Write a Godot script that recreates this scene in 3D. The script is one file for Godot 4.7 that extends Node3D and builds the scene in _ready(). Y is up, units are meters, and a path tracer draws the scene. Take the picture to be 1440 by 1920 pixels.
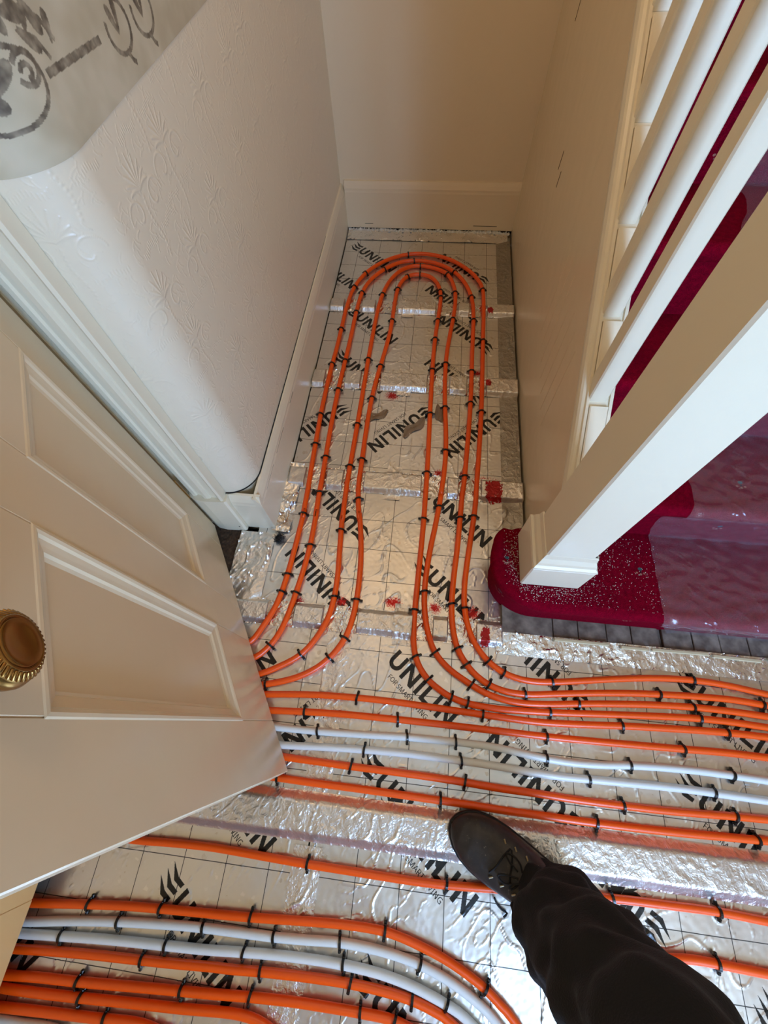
extends Node3D

# ------------------------------------------------------------------ helpers
var M := {}
var taken := {}

func _numbered(called: String) -> String:
	if not taken.has(called):
		taken[called] = 0
		return called
	taken[called] += 1
	return "%s_%03d" % [called, taken[called]]

func tag(o: Node, label := "", category := "", group := "", kind := "") -> Node:
	if label: o.set_meta("label", label)
	if category: o.set_meta("category", category)
	if group: o.set_meta("group", group)
	if kind: o.set_meta("kind", kind)
	return o

func base(called: String, at := Vector3.ZERO, turn := 0.0) -> Node3D:
	var o := Node3D.new()
	o.name = _numbered(called)
	add_child(o)
	o.position = at
	o.rotation.y = turn
	return o

func mi(called: String, mesh: Mesh, mat: Material, parent: Node = null) -> MeshInstance3D:
	var o := MeshInstance3D.new()
	o.mesh = mesh
	o.material_override = mat
	o.cast_shadow = GeometryInstance3D.SHADOW_CASTING_SETTING_ON
	if parent == null:
		o.name = _numbered(called)
		add_child(o)
	else:
		o.name = called
		parent.add_child(o, true)
	return o

func new_st(smooth := false) -> SurfaceTool:
	var st := SurfaceTool.new()
	st.begin(Mesh.PRIMITIVE_TRIANGLES)
	st.set_smooth_group(0 if smooth else -1)
	return st

func done(st: SurfaceTool) -> ArrayMesh:
	st.generate_normals()
	return st.commit()

func tri(st: SurfaceTool, a: Vector3, b: Vector3, c: Vector3, outward: Vector3) -> void:
	if (b - a).cross(c - a).dot(outward) > 0.0:
		st.add_vertex(a); st.add_vertex(c); st.add_vertex(b)
	else:
		st.add_vertex(a); st.add_vertex(b); st.add_vertex(c)

func quad(st: SurfaceTool, a: Vector3, b: Vector3, c: Vector3, d: Vector3, outward: Vector3) -> void:
	tri(st, a, b, c, outward)
	tri(st, a, c, d, outward)

# a box with chamfered edges, centre c, size s, turned by bs
func cbox(st: SurfaceTool, c: Vector3, s: Vector3, b := 0.002, bs := Basis()) -> void:
	var h := s / 2.0
	b = minf(b, minf(h.x, minf(h.y, h.z)) * 0.9)
	var pt := func(k: Vector3, ax: int) -> Vector3:
		var p := Vector3(k.x * (h.x - b), k.y * (h.y - b), k.z * (h.z - b))
		p[ax] = k[ax] * h[ax]
		return c + bs * p
	for ax in 3:
		var u := (ax + 1) % 3
		var v := (ax + 2) % 3
		for sg in [-1.0, 1.0]:
			var q := []
			for uv in [[-1, -1], [1, -1], [1, 1], [-1, 1]]:
				var k := Vector3.ZERO
				k[ax] = sg; k[u] = uv[0]; k[v] = uv[1]
				q.append(pt.call(k, ax))
			var out := Vector3.ZERO
			out[ax] = sg
			quad(st, q[0], q[1], q[2], q[3], bs * out)
		# the four edges along ax
		for su in [-1.0, 1.0]:
			for sv in [-1.0, 1.0]:
				var k0 := Vector3.ZERO
				k0[ax] = -1.0; k0[u] = su; k0[v] = sv
				var k1 := k0
				k1[ax] = 1.0
				var o2 := Vector3.ZERO
				o2[u] = su; o2[v] = sv
				quad(st, pt.call(k0, u), pt.call(k1, u), pt.call(k1, v), pt.call(k0, v), bs * o2)
	for sx in [-1.0, 1.0]:
		for sy in [-1.0, 1.0]:
			for sz in [-1.0, 1.0]:
				var k := Vector3(sx, sy, sz)
				tri(st, pt.call(k, 0), pt.call(k, 1), pt.call(k, 2), bs * k)

func boxm(c: Vector3, s: Vector3, b := 0.002, bs := Basis()) -> ArrayMesh:
	var st := new_st()
	cbox(st, c, s, b, bs)
	return done(st)

func span(x0: float, x1: float, y0: float, y1: float, z0: float, z1: float, b := 0.002) -> ArrayMesh:
	return boxm(Vector3((x0 + x1) / 2, (y0 + y1) / 2, (z0 + z1) / 2), Vector3(x1 - x0, y1 - y0, z1 - z0), b)

# closed profile (2-D, in the plane spanned by ux and uy at a) swept straight from a to b
func sweep(prof: PackedVector2Array, a: Vector3, b: Vector3, ux: Vector3, uy: Vector3) -> ArrayMesh:
	var st := new_st()
	var n := prof.size()
	var mid := Vector2.ZERO
	for p in prof: mid += p / n
	for i in n:
		var p := prof[i]
		var q := prof[(i + 1) % n]
		var e := q - p
		var nn := Vector2(e.y, -e.x)
		if _area(prof) < 0.0: nn = -nn
		var o := ux * nn.x + uy * nn.y
		quad(st, a + ux * p.x + uy * p.y, a + ux * q.x + uy * q.y, b + ux * q.x + uy * q.y, b + ux * p.x + uy * p.y, o)
	var ix := Geometry2D.triangulate_polygon(prof)
	for k in range(0, ix.size(), 3):
		for e2 in [[a, a - b], [b, b - a]]:
			var w: Vector3 = e2[0]
			tri(st, w + ux * prof[ix[k]].x + uy * prof[ix[k]].y, w + ux * prof[ix[k + 1]].x + uy * prof[ix[k + 1]].y, w + ux * prof[ix[k + 2]].x + uy * prof[ix[k + 2]].y, e2[1])
	return done(st)

func _area(p: PackedVector2Array) -> float:
	var s := 0.0
	for i in p.size():
		var q := p[(i + 1) % p.size()]
		s += p[i].x * q.y - q.x * p[i].y
	return s

func catmull(p: Array, step: float) -> PackedVector3Array:
	var out := PackedVector3Array()
	for i in range(p.size() - 1):
		var p1: Vector3 = p[i]
		var p2: Vector3 = p[i + 1]
		var p0: Vector3 = p[i - 1] if i > 0 else p1 * 2.0 - p2
		var p3: Vector3 = p[i + 2] if i + 2 < p.size() else p2 * 2.0 - p1
		var n := maxi(1, int(p1.distance_to(p2) / step))
		for k in n:
			out.append(p1.cubic_interpolate(p2, p0, p3, float(k) / n))
	out.append(p[p.size() - 1])
	return out

# smooth indexed surface from a grid of points; rows*cols; closed_c joins the last column to the first
func grid_mesh(pts: PackedVector3Array, rows: int, cols: int, closed_c := false, uvs := PackedVector2Array(), flip := false) -> ArrayMesh:
	var nrm := PackedVector3Array()
	nrm.resize(pts.size())
	var idx := PackedInt32Array()
	var cc := cols if closed_c else cols - 1
	for r in rows - 1:
		for c in cc:
			var a := r * cols + c
			var b := r * cols + (c + 1) % cols
			var d := a + cols
			var e := b + cols
			var n1 := (pts[b] - pts[a]).cross(pts[d] - pts[a])
			var n2 := (pts[d] - pts[e]).cross(pts[b] - pts[e])
			nrm[a] += n1; nrm[b] += n1 + n2; nrm[d] += n1 + n2; nrm[e] += n2
			if flip:
				idx.append_array([a, b, d, b, e, d])
			else:
				idx.append_array([a, d, b, b, d, e])
	for i in nrm.size():
		nrm[i] = (nrm[i] if not flip else -nrm[i]).normalized()
	var arr := []
	arr.resize(Mesh.ARRAY_MAX)
	arr[Mesh.ARRAY_VERTEX] = pts
	arr[Mesh.ARRAY_NORMAL] = nrm
	if uvs.size(): arr[Mesh.ARRAY_TEX_UV] = uvs
	arr[Mesh.ARRAY_INDEX] = idx
	var m := ArrayMesh.new()
	m.add_surface_from_arrays(Mesh.PRIMITIVE_TRIANGLES, arr)
	return m

func tube(path: PackedVector3Array, rad: float, sides := 12) -> ArrayMesh:
	var pts := PackedVector3Array()
	var n := path.size()
	var side := Vector3.ZERO
	for i in n:
		var t := (path[mini(i + 1, n - 1)] - path[maxi(i - 1, 0)]).normalized()
		if i == 0:
			side = t.cross(Vector3.UP if absf(t.y) < 0.9 else Vector3.RIGHT).normalized()
		side = (side - t * side.dot(t)).normalized()
		var up := side.cross(t)
		var r := rad
		for k in sides:
			var a := TAU * k / sides
			pts.append(path[i] + side * cos(a) * r + up * sin(a) * r)
	# caps by two shrunken rings
	var all := PackedVector3Array()
	for k in sides: all.append(path[0])
	all.append_array(pts)
	for k in sides: all.append(path[n - 1])
	return grid_mesh(all, n + 2, sides, true, PackedVector2Array(), true)

# lathe round the axis through o along ax
func lathe(prof: PackedVector2Array, o: Vector3, ax: Vector3, sides := 40, wob := 0, amp := 0.0, r0 := 0.0, r1 := 1.0) -> ArrayMesh:
	var s := ax.cross(Vector3.UP if absf(ax.y) < 0.9 else Vector3.RIGHT).normalized()
	var u := s.cross(ax)
	var pts := PackedVector3Array()
	for i in prof.size():
		var f := float(i) / (prof.size() - 1)
		for k in sides:
			var a := TAU * k / sides
			var r := prof[i].x
			if wob > 0 and f > r0 and f < r1: r += amp * cos(a * wob)
			pts.append(o + ax * prof[i].y + (s * cos(a) + u * sin(a)) * r)
	return grid_mesh(pts, prof.size(), sides, true, PackedVector2Array(), true)

func noise(seed_: int, freq: float, type := FastNoiseLite.TYPE_SIMPLEX_SMOOTH, oct := 1) -> FastNoiseLite:
	var n := FastNoiseLite.new()
	n.seed = seed_
	n.noise_type = type
	n.frequency = freq
	n.fractal_type = FastNoiseLite.FRACTAL_NONE if oct == 1 else FastNoiseLite.FRACTAL_FBM
	n.fractal_octaves = oct
	return n

func noise_tex(seed_: int, freq: float, c0: Color, c1: Color, size := 512, oct := 4) -> ImageTexture:
	var im := noise(seed_, freq, FastNoiseLite.TYPE_SIMPLEX_SMOOTH, oct).get_seamless_image(size, size)
	im.convert(Image.FORMAT_RGB8)
	for y in size:
		for x in size:
			im.set_pixel(x, y, c0.lerp(c1, im.get_pixel(x, y).r))
	return ImageTexture.create_from_image(im)

func mat(col: Color, rough: float, metal := 0.0) -> StandardMaterial3D:
	var m := StandardMaterial3D.new()
	m.albedo_color = col
	m.roughness = rough
	m.metallic = metal
	return m

func bumpy(m: StandardMaterial3D, tex: Texture2D, cm: float, scale: float) -> StandardMaterial3D:
	m.heightmap_enabled = true
	m.heightmap_texture = tex
	m.heightmap_scale = cm
	m.uv1_triplanar = true
	m.uv1_world_triplanar = true
	m.uv1_scale = Vector3.ONE * scale
	return m

# filled polygon in a picture
func fill_poly(im: Image, p: PackedVector2Array, col: Color) -> void:
	var lo := INF
	var hi := -INF
	for q in p:
		lo = minf(lo, q.y); hi = maxf(hi, q.y)
	var w := im.get_width()
	for y in range(maxi(0, floori(lo)), mini(im.get_height() - 1, ceili(hi)) + 1):
		var yc := y + 0.5
		var xs := []
		for i in p.size():
			var a := p[i]
			var b := p[(i + 1) % p.size()]
			if (a.y <= yc) != (b.y <= yc):
				xs.append(a.x + (yc - a.y) / (b.y - a.y) * (b.x - a.x))
		xs.sort()
		for k in range(0, xs.size() - 1, 2):
			var x0 := clampi(roundi(xs[k]), 0, w)
			var x1 := clampi(roundi(xs[k + 1]), 0, w)
			if x1 > x0: im.fill_rect(Rect2i(x0, y, x1 - x0, 1), col)

# thick polyline in a picture
func stroke(im: Image, p: Array, w: float, col: Color) -> void:
	for i in p.size() - 1:
		var a: Vector2 = p[i]
		var b: Vector2 = p[i + 1]
		var n := (b - a).orthogonal().normalized() * w / 2
		var e := (b - a).normalized() * w * 0.25
		fill_poly(im, PackedVector2Array([a - e + n, b + e + n, b + e - n, a - e - n]), col)

# ------------------------------------------------------------------ measured positions, in metres
const EYE := Vector3(0.0, 1.210, 0.0)
const CAM_RIGHT := Vector3(0.993858, -0.034485, -0.105156)
const CAM_UP := Vector3(-0.078512, 0.449953, -0.889594)
const CAM_BACK := Vector3(0.077993, 0.892386, 0.444482)
const CAM_FOV := 101.5946
# plan courses of the pipes: label, short name, white?, points x z x z ..., clips x z x z ...
const PIPES := [
	["outermost orange heating pipe of the hairpin loop in the narrow passage", "outermost passage loop pipe", 0, [-1.300,-0.128,-1.156,-0.128,-1.012,-0.128,-0.868,-0.128,-0.724,-0.128,-0.615,-0.129,-0.565,-0.131,-0.515,-0.137,-0.475,-0.148,-0.435,-0.160,-0.412,-0.202,-0.391,-0.253,-0.379,-0.308,-0.372,-0.378,-0.367,-0.472,-0.364,-0.563,-0.363,-0.585,-0.364,-0.552,-0.365,-0.578,-0.367,-0.661,-0.371,-0.751,-0.375,-0.858,-0.379,-0.989,-0.379,-1.121,-0.377,-1.228,-0.373,-1.323,-0.371,-1.441,-0.368,-1.574,-0.353,-1.698,-0.309,-1.806,-0.230,-1.894,-0.134,-1.943,-0.034,-1.948,0.063,-1.912,0.141,-1.846,0.188,-1.777,0.209,-1.708,0.213,-1.595,0.211,-1.445,0.209,-1.313,0.207,-1.180,0.204,-1.032,0.198,-0.885,0.191,-0.756,0.188,-0.697,0.188,-0.685,0.183,-0.618,0.171,-0.517,0.161,-0.432,0.156,-0.364,0.158,-0.311,0.168,-0.262,0.189,-0.214,0.223,-0.174,0.264,-0.148,0.308,-0.136,0.352,-0.134,0.405,-0.139,0.479,-0.150,0.571,-0.164,0.665,-0.175,0.752,-0.179,0.836,-0.175,0.932,-0.163,1.021,-0.154], [-0.134,-1.940,-0.321,-1.797,-0.357,-1.697,-0.369,-1.433,0.214,-1.704,0.209,-1.395,-0.374,-1.229,-0.378,-0.977,-0.375,-0.847,-0.362,-0.570,0.203,-1.035,0.180,-0.601,-0.369,-0.363,-0.377,-0.309,0.164,-0.312,0.217,-0.169,0.265,-0.141,0.392,-0.140,0.756,-0.180]],
	["second orange heating pipe from the outside of the passage's hairpin loop", "second passage loop pipe", 0, [-1.300,-0.103,-1.152,-0.103,-1.004,-0.103,-0.855,-0.103,-0.707,-0.103,-0.591,-0.102,-0.541,-0.100,-0.491,-0.101,-0.451,-0.109,-0.411,-0.120,-0.379,-0.154,-0.359,-0.193,-0.346,-0.243,-0.336,-0.309,-0.327,-0.386,-0.322,-0.462,-0.322,-0.544,-0.323,-0.584,-0.323,-0.559,-0.324,-0.578,-0.326,-0.650,-0.327,-0.720,-0.330,-0.821,-0.333,-0.963,-0.333,-1.085,-0.331,-1.171,-0.328,-1.264,-0.325,-1.388,-0.323,-1.534,-0.314,-1.660,-0.286,-1.752,-0.233,-1.828,-0.169,-1.880,-0.103,-1.898,-0.035,-1.892,0.028,-1.868,0.084,-1.824,0.130,-1.755,0.158,-1.672,0.169,-1.594,0.171,-1.512,0.170,-1.417,0.168,-1.324,0.167,-1.215,0.165,-1.081,0.160,-0.947,0.154,-0.831,0.149,-0.743,0.145,-0.701,0.143,-0.684,0.139,-0.608,0.132,-0.492,0.124,-0.396,0.121,-0.318,0.126,-0.253,0.141,-0.198,0.166,-0.159,0.194,-0.132,0.225,-0.114,0.257,-0.104,0.290,-0.100,0.336,-0.101,0.406,-0.110,0.495,-0.121,0.584,-0.130,0.672,-0.136,0.763,-0.140,0.845,-0.141,0.924,-0.136,1.014,-0.132], [-0.106,-1.891,-0.236,-1.823,-0.316,-1.661,-0.323,-1.539,0.085,-1.824,0.164,-1.657,0.171,-1.517,-0.323,-1.255,-0.330,-1.093,-0.328,-0.789,-0.323,-0.650,0.166,-1.222,0.163,-1.066,0.151,-0.750,0.138,-0.600,-0.319,-0.467,-0.331,-0.305,-0.368,-0.150,0.124,-0.313,0.131,-0.188,0.161,-0.148,0.224,-0.110,0.324,-0.103,0.658,-0.135,0.916,-0.135]],
	["third orange heating pipe from the outside of the passage's hairpin loop", "third passage loop pipe", 0, [-1.300,-0.078,-1.147,-0.078,-0.995,-0.078,-0.842,-0.078,-0.689,-0.078,-0.564,-0.076,-0.514,-0.070,-0.464,-0.066,-0.424,-0.071,-0.384,-0.080,-0.336,-0.105,-0.298,-0.130,-0.270,-0.160,-0.246,-0.201,-0.228,-0.251,-0.221,-0.308,-0.221,-0.372,-0.227,-0.446,-0.234,-0.531,-0.237,-0.571,-0.235,-0.554,-0.236,-0.583,-0.239,-0.674,-0.239,-0.792,-0.238,-0.953,-0.238,-1.125,-0.238,-1.263,-0.237,-1.375,-0.235,-1.482,-0.231,-1.581,-0.221,-1.666,-0.201,-1.747,-0.166,-1.813,-0.122,-1.851,-0.072,-1.862,-0.018,-1.851,0.025,-1.832,0.054,-1.805,0.075,-1.758,0.090,-1.694,0.093,-1.616,0.088,-1.526,0.078,-1.429,0.070,-1.334,0.067,-1.248,0.068,-1.152,0.073,-1.042,0.080,-0.939,0.083,-0.850,0.081,-0.764,0.075,-0.692,0.073,-0.674,0.075,-0.685,0.071,-0.642,0.061,-0.560,0.050,-0.482,0.043,-0.408,0.041,-0.348,0.045,-0.291,0.058,-0.232,0.080,-0.182,0.118,-0.144,0.167,-0.115,0.215,-0.093,0.259,-0.082,0.310,-0.078,0.376,-0.082,0.453,-0.091,0.540,-0.100,0.635,-0.108,0.737,-0.113,0.831,-0.113,0.917,-0.110,1.007,-0.107], [-0.074,-1.852,-0.224,-1.650,0.052,-1.806,0.092,-1.684,0.086,-1.513,-0.236,-1.263,-0.234,-0.945,-0.239,-0.767,-0.232,-0.525,0.066,-1.259,0.072,-1.043,0.083,-0.853,0.071,-0.634,-0.219,-0.304,-0.288,-0.134,0.042,-0.346,0.075,-0.171,0.167,-0.097,0.449,-0.093,0.737,-0.116]],
	["innermost orange heating pipe of the hairpin loop in the narrow passage", "innermost passage loop pipe", 0, [-1.300,-0.057,-1.144,-0.057,-0.989,-0.057,-0.833,-0.057,-0.678,-0.057,-0.547,-0.055,-0.497,-0.047,-0.447,-0.041,-0.407,-0.045,-0.367,-0.054,-0.324,-0.066,-0.278,-0.084,-0.234,-0.112,-0.200,-0.147,-0.178,-0.183,-0.165,-0.219,-0.157,-0.267,-0.154,-0.334,-0.157,-0.414,-0.166,-0.492,-0.179,-0.565,-0.185,-0.590,-0.181,-0.563,-0.184,-0.578,-0.194,-0.637,-0.200,-0.691,-0.201,-0.745,-0.202,-0.821,-0.203,-0.937,-0.201,-1.053,-0.195,-1.145,-0.186,-1.232,-0.176,-1.323,-0.168,-1.415,-0.165,-1.504,-0.165,-1.598,-0.160,-1.692,-0.142,-1.758,-0.112,-1.791,-0.069,-1.800,-0.026,-1.788,0.006,-1.751,0.024,-1.702,0.030,-1.649,0.029,-1.585,0.024,-1.503,0.019,-1.406,0.017,-1.313,0.017,-1.224,0.018,-1.124,0.020,-0.996,0.023,-0.859,0.024,-0.756,0.024,-0.676,0.024,-0.584,0.022,-0.482,0.019,-0.385,0.017,-0.305,0.017,-0.243,0.020,-0.198,0.028,-0.165,0.042,-0.137,0.065,-0.110,0.095,-0.089,0.128,-0.073,0.170,-0.063,0.216,-0.059,0.263,-0.058,0.319,-0.060,0.393,-0.064,0.486,-0.071,0.581,-0.078,0.669,-0.084,0.750,-0.088,0.829,-0.088,0.909,-0.085,0.999,-0.082,1.089,-0.080], [-0.064,-1.793,-0.121,-1.781,-0.162,-1.695,-0.165,-1.493,0.029,-1.696,0.033,-1.653,0.025,-1.509,0.018,-1.394,-0.184,-1.230,-0.201,-1.065,-0.199,-0.798,-0.193,-0.638,0.017,-1.224,0.019,-1.009,0.026,-0.752,0.025,-0.589,-0.152,-0.311,-0.171,-0.193,-0.195,-0.135,-0.369,-0.059,0.017,-0.293,0.026,-0.168,0.062,-0.108,0.124,-0.073,0.163,-0.065,0.383,-0.062,0.749,-0.088]],
	["straight orange pipe just below the passage loop's bends, above another straight one", "first straight orange pipe below the loop", 0, [-1.300,-0.025,-1.143,-0.025,-0.986,-0.025,-0.828,-0.025,-0.671,-0.025,-0.537,-0.025,-0.487,-0.023,-0.437,-0.023,-0.397,-0.026,-0.357,-0.030,-0.243,-0.041,-0.132,-0.046,-0.038,-0.047,0.053,-0.045,0.159,-0.042,0.258,-0.039,0.349,-0.038,0.447,-0.043,0.555,-0.051,0.662,-0.057,0.747,-0.061,0.820,-0.063,0.903,-0.063,0.993,-0.063,1.083,-0.064], [-0.124,-0.049,0.212,-0.038,0.554,-0.051,0.807,-0.063]],
	["straight orange pipe directly above the white pipe pair at mid floor", "straight orange pipe above the white pair", 0, [-1.300,-0.002,-1.139,-0.002,-0.979,-0.002,-0.818,-0.002,-0.657,-0.002,-0.516,-0.001,-0.466,0.004,-0.416,0.008,-0.376,0.008,-0.336,0.007,-0.250,0.001,-0.140,-0.004,-0.021,-0.006,0.084,-0.007,0.173,-0.007,0.262,-0.007,0.366,-0.007,0.480,-0.009,0.591,-0.012,0.694,-0.015,0.792,-0.018,0.890,-0.018,0.980,-0.019,1.070,-0.019], [-0.256,0.000,-0.012,-0.009,0.362,-0.007,0.694,-0.015]],
	["upper white plastic pipe of the straight pair crossing mid floor", "upper white pipe at mid floor", 1, [-1.300,0.028,-1.136,0.028,-0.971,0.028,-0.807,0.028,-0.642,0.028,-0.494,0.030,-0.444,0.034,-0.394,0.040,-0.354,0.043,-0.314,0.044,-0.208,0.042,-0.095,0.037,0.020,0.031,0.127,0.029,0.207,0.029,0.257,0.031,0.304,0.036,0.364,0.041,0.431,0.043,0.497,0.040,0.562,0.034,0.633,0.030,0.714,0.028,0.797,0.029,0.876,0.031,0.966,0.033,1.056,0.034], [-0.211,0.044,0.019,0.029,0.135,0.028,0.362,0.038,0.557,0.033,0.794,0.030]],
	["lower white plastic pipe of the straight pair crossing mid floor", "lower white pipe at mid floor", 1, [-1.300,0.062,-1.132,0.062,-0.964,0.062,-0.796,0.062,-0.627,0.062,-0.471,0.064,-0.421,0.071,-0.371,0.079,-0.331,0.082,-0.291,0.082,-0.184,0.075,-0.084,0.070,0.022,0.067,0.127,0.068,0.207,0.069,0.268,0.071,0.337,0.074,0.406,0.075,0.476,0.073,0.562,0.071,0.660,0.069,0.759,0.070,0.865,0.072,0.955,0.074,1.045,0.076], [-0.090,0.069,0.159,0.066,0.466,0.071,0.749,0.070]],
	["straight orange pipe directly below the white pipe pair at mid floor", "straight orange pipe below the white pair", 0, [-1.300,0.092,-1.129,0.092,-0.958,0.092,-0.787,0.092,-0.616,0.092,-0.454,0.093,-0.404,0.097,-0.354,0.102,-0.314,0.105,-0.274,0.107,-0.196,0.108,-0.113,0.109,-0.016,0.109,0.082,0.110,0.167,0.112,0.252,0.115,0.340,0.116,0.432,0.118,0.534,0.118,0.631,0.117,0.712,0.114,0.783,0.111,0.854,0.109,0.944,0.107,1.034,0.105], [-0.119,0.110,0.162,0.112,0.536,0.117,0.779,0.113]],
	["straight orange pipe running along the foil-covered joist at the boot's toe", "orange pipe beside the boot's toe", 0, [-1.300,0.130,-1.132,0.130,-0.963,0.130,-0.795,0.130,-0.626,0.130,-0.469,0.132,-0.419,0.138,-0.369,0.145,-0.329,0.150,-0.289,0.152,-0.196,0.153,-0.083,0.153,0.022,0.154,0.110,0.155,0.189,0.156,0.260,0.158,0.337,0.158,0.414,0.159,0.484,0.159,0.568,0.158,0.662,0.156,0.745,0.153,0.807,0.151,0.843,0.150,0.933,0.147,1.023,0.144], [0.105,0.154,-0.297,0.160,0.474,0.157,0.815,0.153]],
	["single orange pipe crossing the floor under the black boot", "orange pipe under the boot", 0, [-1.300,0.300,-1.178,0.300,-1.057,0.300,-0.935,0.300,-0.813,0.300,-0.750,0.301,-0.700,0.305,-0.650,0.309,-0.610,0.310,-0.570,0.309,-0.491,0.305,-0.416,0.303,-0.348,0.304,-0.273,0.306,-0.183,0.308,-0.089,0.309,0.001,0.310,0.077,0.310,0.145,0.308,0.255,0.302,0.393,0.295,0.499,0.290,0.598,0.288,0.704,0.287,0.802,0.291,0.892,0.294,0.982,0.296,1.072,0.298], [-0.185,0.308,0.127,0.305,0.484,0.287,0.707,0.285]],
	["short visible orange pipe emerging from behind the black trouser leg", "orange pipe behind the trouser leg", 0, [0.635,0.920,0.595,0.720,0.555,0.570,0.535,0.470,0.527,0.435,0.536,0.402,0.571,0.378,0.628,0.370,0.698,0.371,0.779,0.374,0.869,0.377,0.959,0.379,1.049,0.381], [0.689,0.371]],
	["topmost orange pipe of the curving bundle below the open door", "topmost pipe of the curving bundle", 0, [-1.300,0.400,-1.214,0.400,-1.128,0.400,-1.041,0.400,-0.963,0.405,-0.913,0.420,-0.863,0.437,-0.823,0.445,-0.783,0.445,-0.670,0.434,-0.578,0.426,-0.492,0.421,-0.403,0.417,-0.333,0.414,-0.275,0.411,-0.200,0.406,-0.115,0.401,-0.041,0.399,0.016,0.402,0.073,0.413,0.129,0.428,0.175,0.445,0.214,0.463,0.243,0.482,0.267,0.499,0.315,0.549,0.356,0.606,0.390,0.667,0.417,0.732,0.440,0.798,0.458,0.866,0.472,0.934,0.484,1.003], [-0.654,0.430,-0.496,0.421,-0.289,0.410,0.009,0.400,0.213,0.460]],
	["upper white pipe in the curving bundle below the open door", "upper white pipe of the curving bundle", 1, [-1.300,0.430,-1.213,0.430,-1.126,0.430,-1.040,0.430,-0.959,0.435,-0.909,0.452,-0.859,0.470,-0.819,0.477,-0.779,0.476,-0.694,0.465,-0.591,0.454,-0.489,0.446,-0.403,0.441,-0.320,0.439,-0.232,0.437,-0.155,0.433,-0.091,0.429,-0.028,0.430,0.030,0.435,0.080,0.443,0.126,0.455,0.167,0.470,0.203,0.487,0.233,0.506,0.284,0.553,0.328,0.607,0.365,0.667,0.394,0.731,0.418,0.796,0.438,0.863,0.454,0.932,0.466,1.001], [-0.579,0.450,-0.392,0.441,-0.226,0.435,-0.095,0.427,0.077,0.438]],
	["lower white pipe in the curving bundle below the open door", "lower white pipe of the curving bundle", 1, [-1.300,0.460,-1.214,0.460,-1.129,0.460,-1.043,0.460,-0.966,0.464,-0.916,0.476,-0.866,0.489,-0.826,0.496,-0.786,0.496,-0.695,0.490,-0.588,0.483,-0.474,0.478,-0.378,0.474,-0.320,0.470,-0.291,0.468,-0.242,0.465,-0.162,0.462,-0.078,0.462,-0.005,0.466,0.053,0.474,0.098,0.484,0.137,0.495,0.176,0.510,0.234,0.548,0.285,0.597,0.328,0.652,0.363,0.712,0.392,0.776,0.416,0.842], [-0.698,0.488,-0.459,0.474,-0.291,0.466,-0.073,0.458,0.136,0.488]],
	["orange pipe directly beneath the two white ones in the curving bundle", "orange pipe beneath the bundle's white pair", 0, [-1.300,0.500,-1.215,0.500,-1.130,0.500,-1.045,0.500,-0.969,0.502,-0.919,0.510,-0.869,0.519,-0.829,0.522,-0.789,0.521,-0.704,0.515,-0.615,0.510,-0.518,0.506,-0.428,0.502,-0.357,0.498,-0.301,0.496,-0.234,0.492,-0.147,0.489,-0.060,0.488,0.012,0.491,0.068,0.497,0.113,0.507,0.146,0.519,0.205,0.556,0.256,0.604,0.299,0.659,0.335,0.719,0.365,0.783], [-0.511,0.503,-0.243,0.489,-0.061,0.484,0.069,0.494]],
	["second orange pipe beneath the white pair in the curving bundle", "second orange pipe beneath the bundle's whites", 0, [-1.300,0.535,-1.215,0.535,-1.131,0.535,-1.046,0.535,-0.972,0.538,-0.922,0.547,-0.872,0.557,-0.832,0.561,-0.792,0.562,-0.716,0.557,-0.627,0.553,-0.523,0.547,-0.419,0.541,-0.344,0.537,-0.297,0.534,-0.247,0.531,-0.175,0.528,-0.100,0.527,-0.034,0.527,0.035,0.530,0.103,0.549,0.164,0.582,0.218,0.627,0.264,0.680,0.302,0.739,0.334,0.801], [-0.624,0.549,-0.401,0.537,-0.262,0.529,-0.039,0.522,0.035,0.526]],
	["third orange pipe beneath the white pair in the curving bundle", "third orange pipe beneath the bundle's whites", 0, [-1.300,0.570,-1.215,0.570,-1.130,0.570,-1.044,0.570,-0.969,0.571,-0.919,0.575,-0.869,0.580,-0.829,0.581,-0.789,0.581,-0.704,0.579,-0.611,0.575,-0.512,0.570,-0.400,0.565,-0.271,0.559,-0.203,0.573,-0.139,0.602,-0.083,0.644,-0.034,0.694,0.006,0.751,0.040,0.813,0.067,0.877,0.089,0.944,0.107,1.011], [-0.608,0.573,-0.099,0.549]],
	["lowest orange pipe of the curving bundle, cut by the photo's bottom edge", "lowest orange pipe of the bundle", 0, [-1.300,0.605,-1.212,0.605,-1.125,0.605,-1.037,0.605,-0.954,0.606,-0.904,0.608,-0.854,0.610,-0.814,0.610,-0.774,0.608,-0.663,0.603,-0.562,0.599,-0.469,0.596,-0.401,0.610,-0.338,0.640,-0.282,0.682,-0.233,0.733,-0.193,0.790,-0.160,0.852,-0.133,0.916,-0.111,0.983], [-0.550,0.594]],
	["white pipe in the bottom corner below all the orange bundle pipes", "white pipe in the bottom corner", 1, [-1.300,0.640,-1.211,0.640,-1.121,0.640,-1.032,0.640,-0.944,0.639,-0.894,0.635,-0.844,0.631,-0.804,0.628,-0.764,0.626,-0.715,0.626,-0.648,0.625,-0.579,0.641,-0.516,0.671,-0.461,0.714,-0.413,0.765,-0.374,0.823,-0.341,0.885,-0.314,0.949,-0.293,1.016], []],
]
const JOISTS := [[-1.612, -1.557], [-1.195, -1.125], [-0.742, -0.678], [-0.273, -0.222], [0.197, 0.247]]
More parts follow.
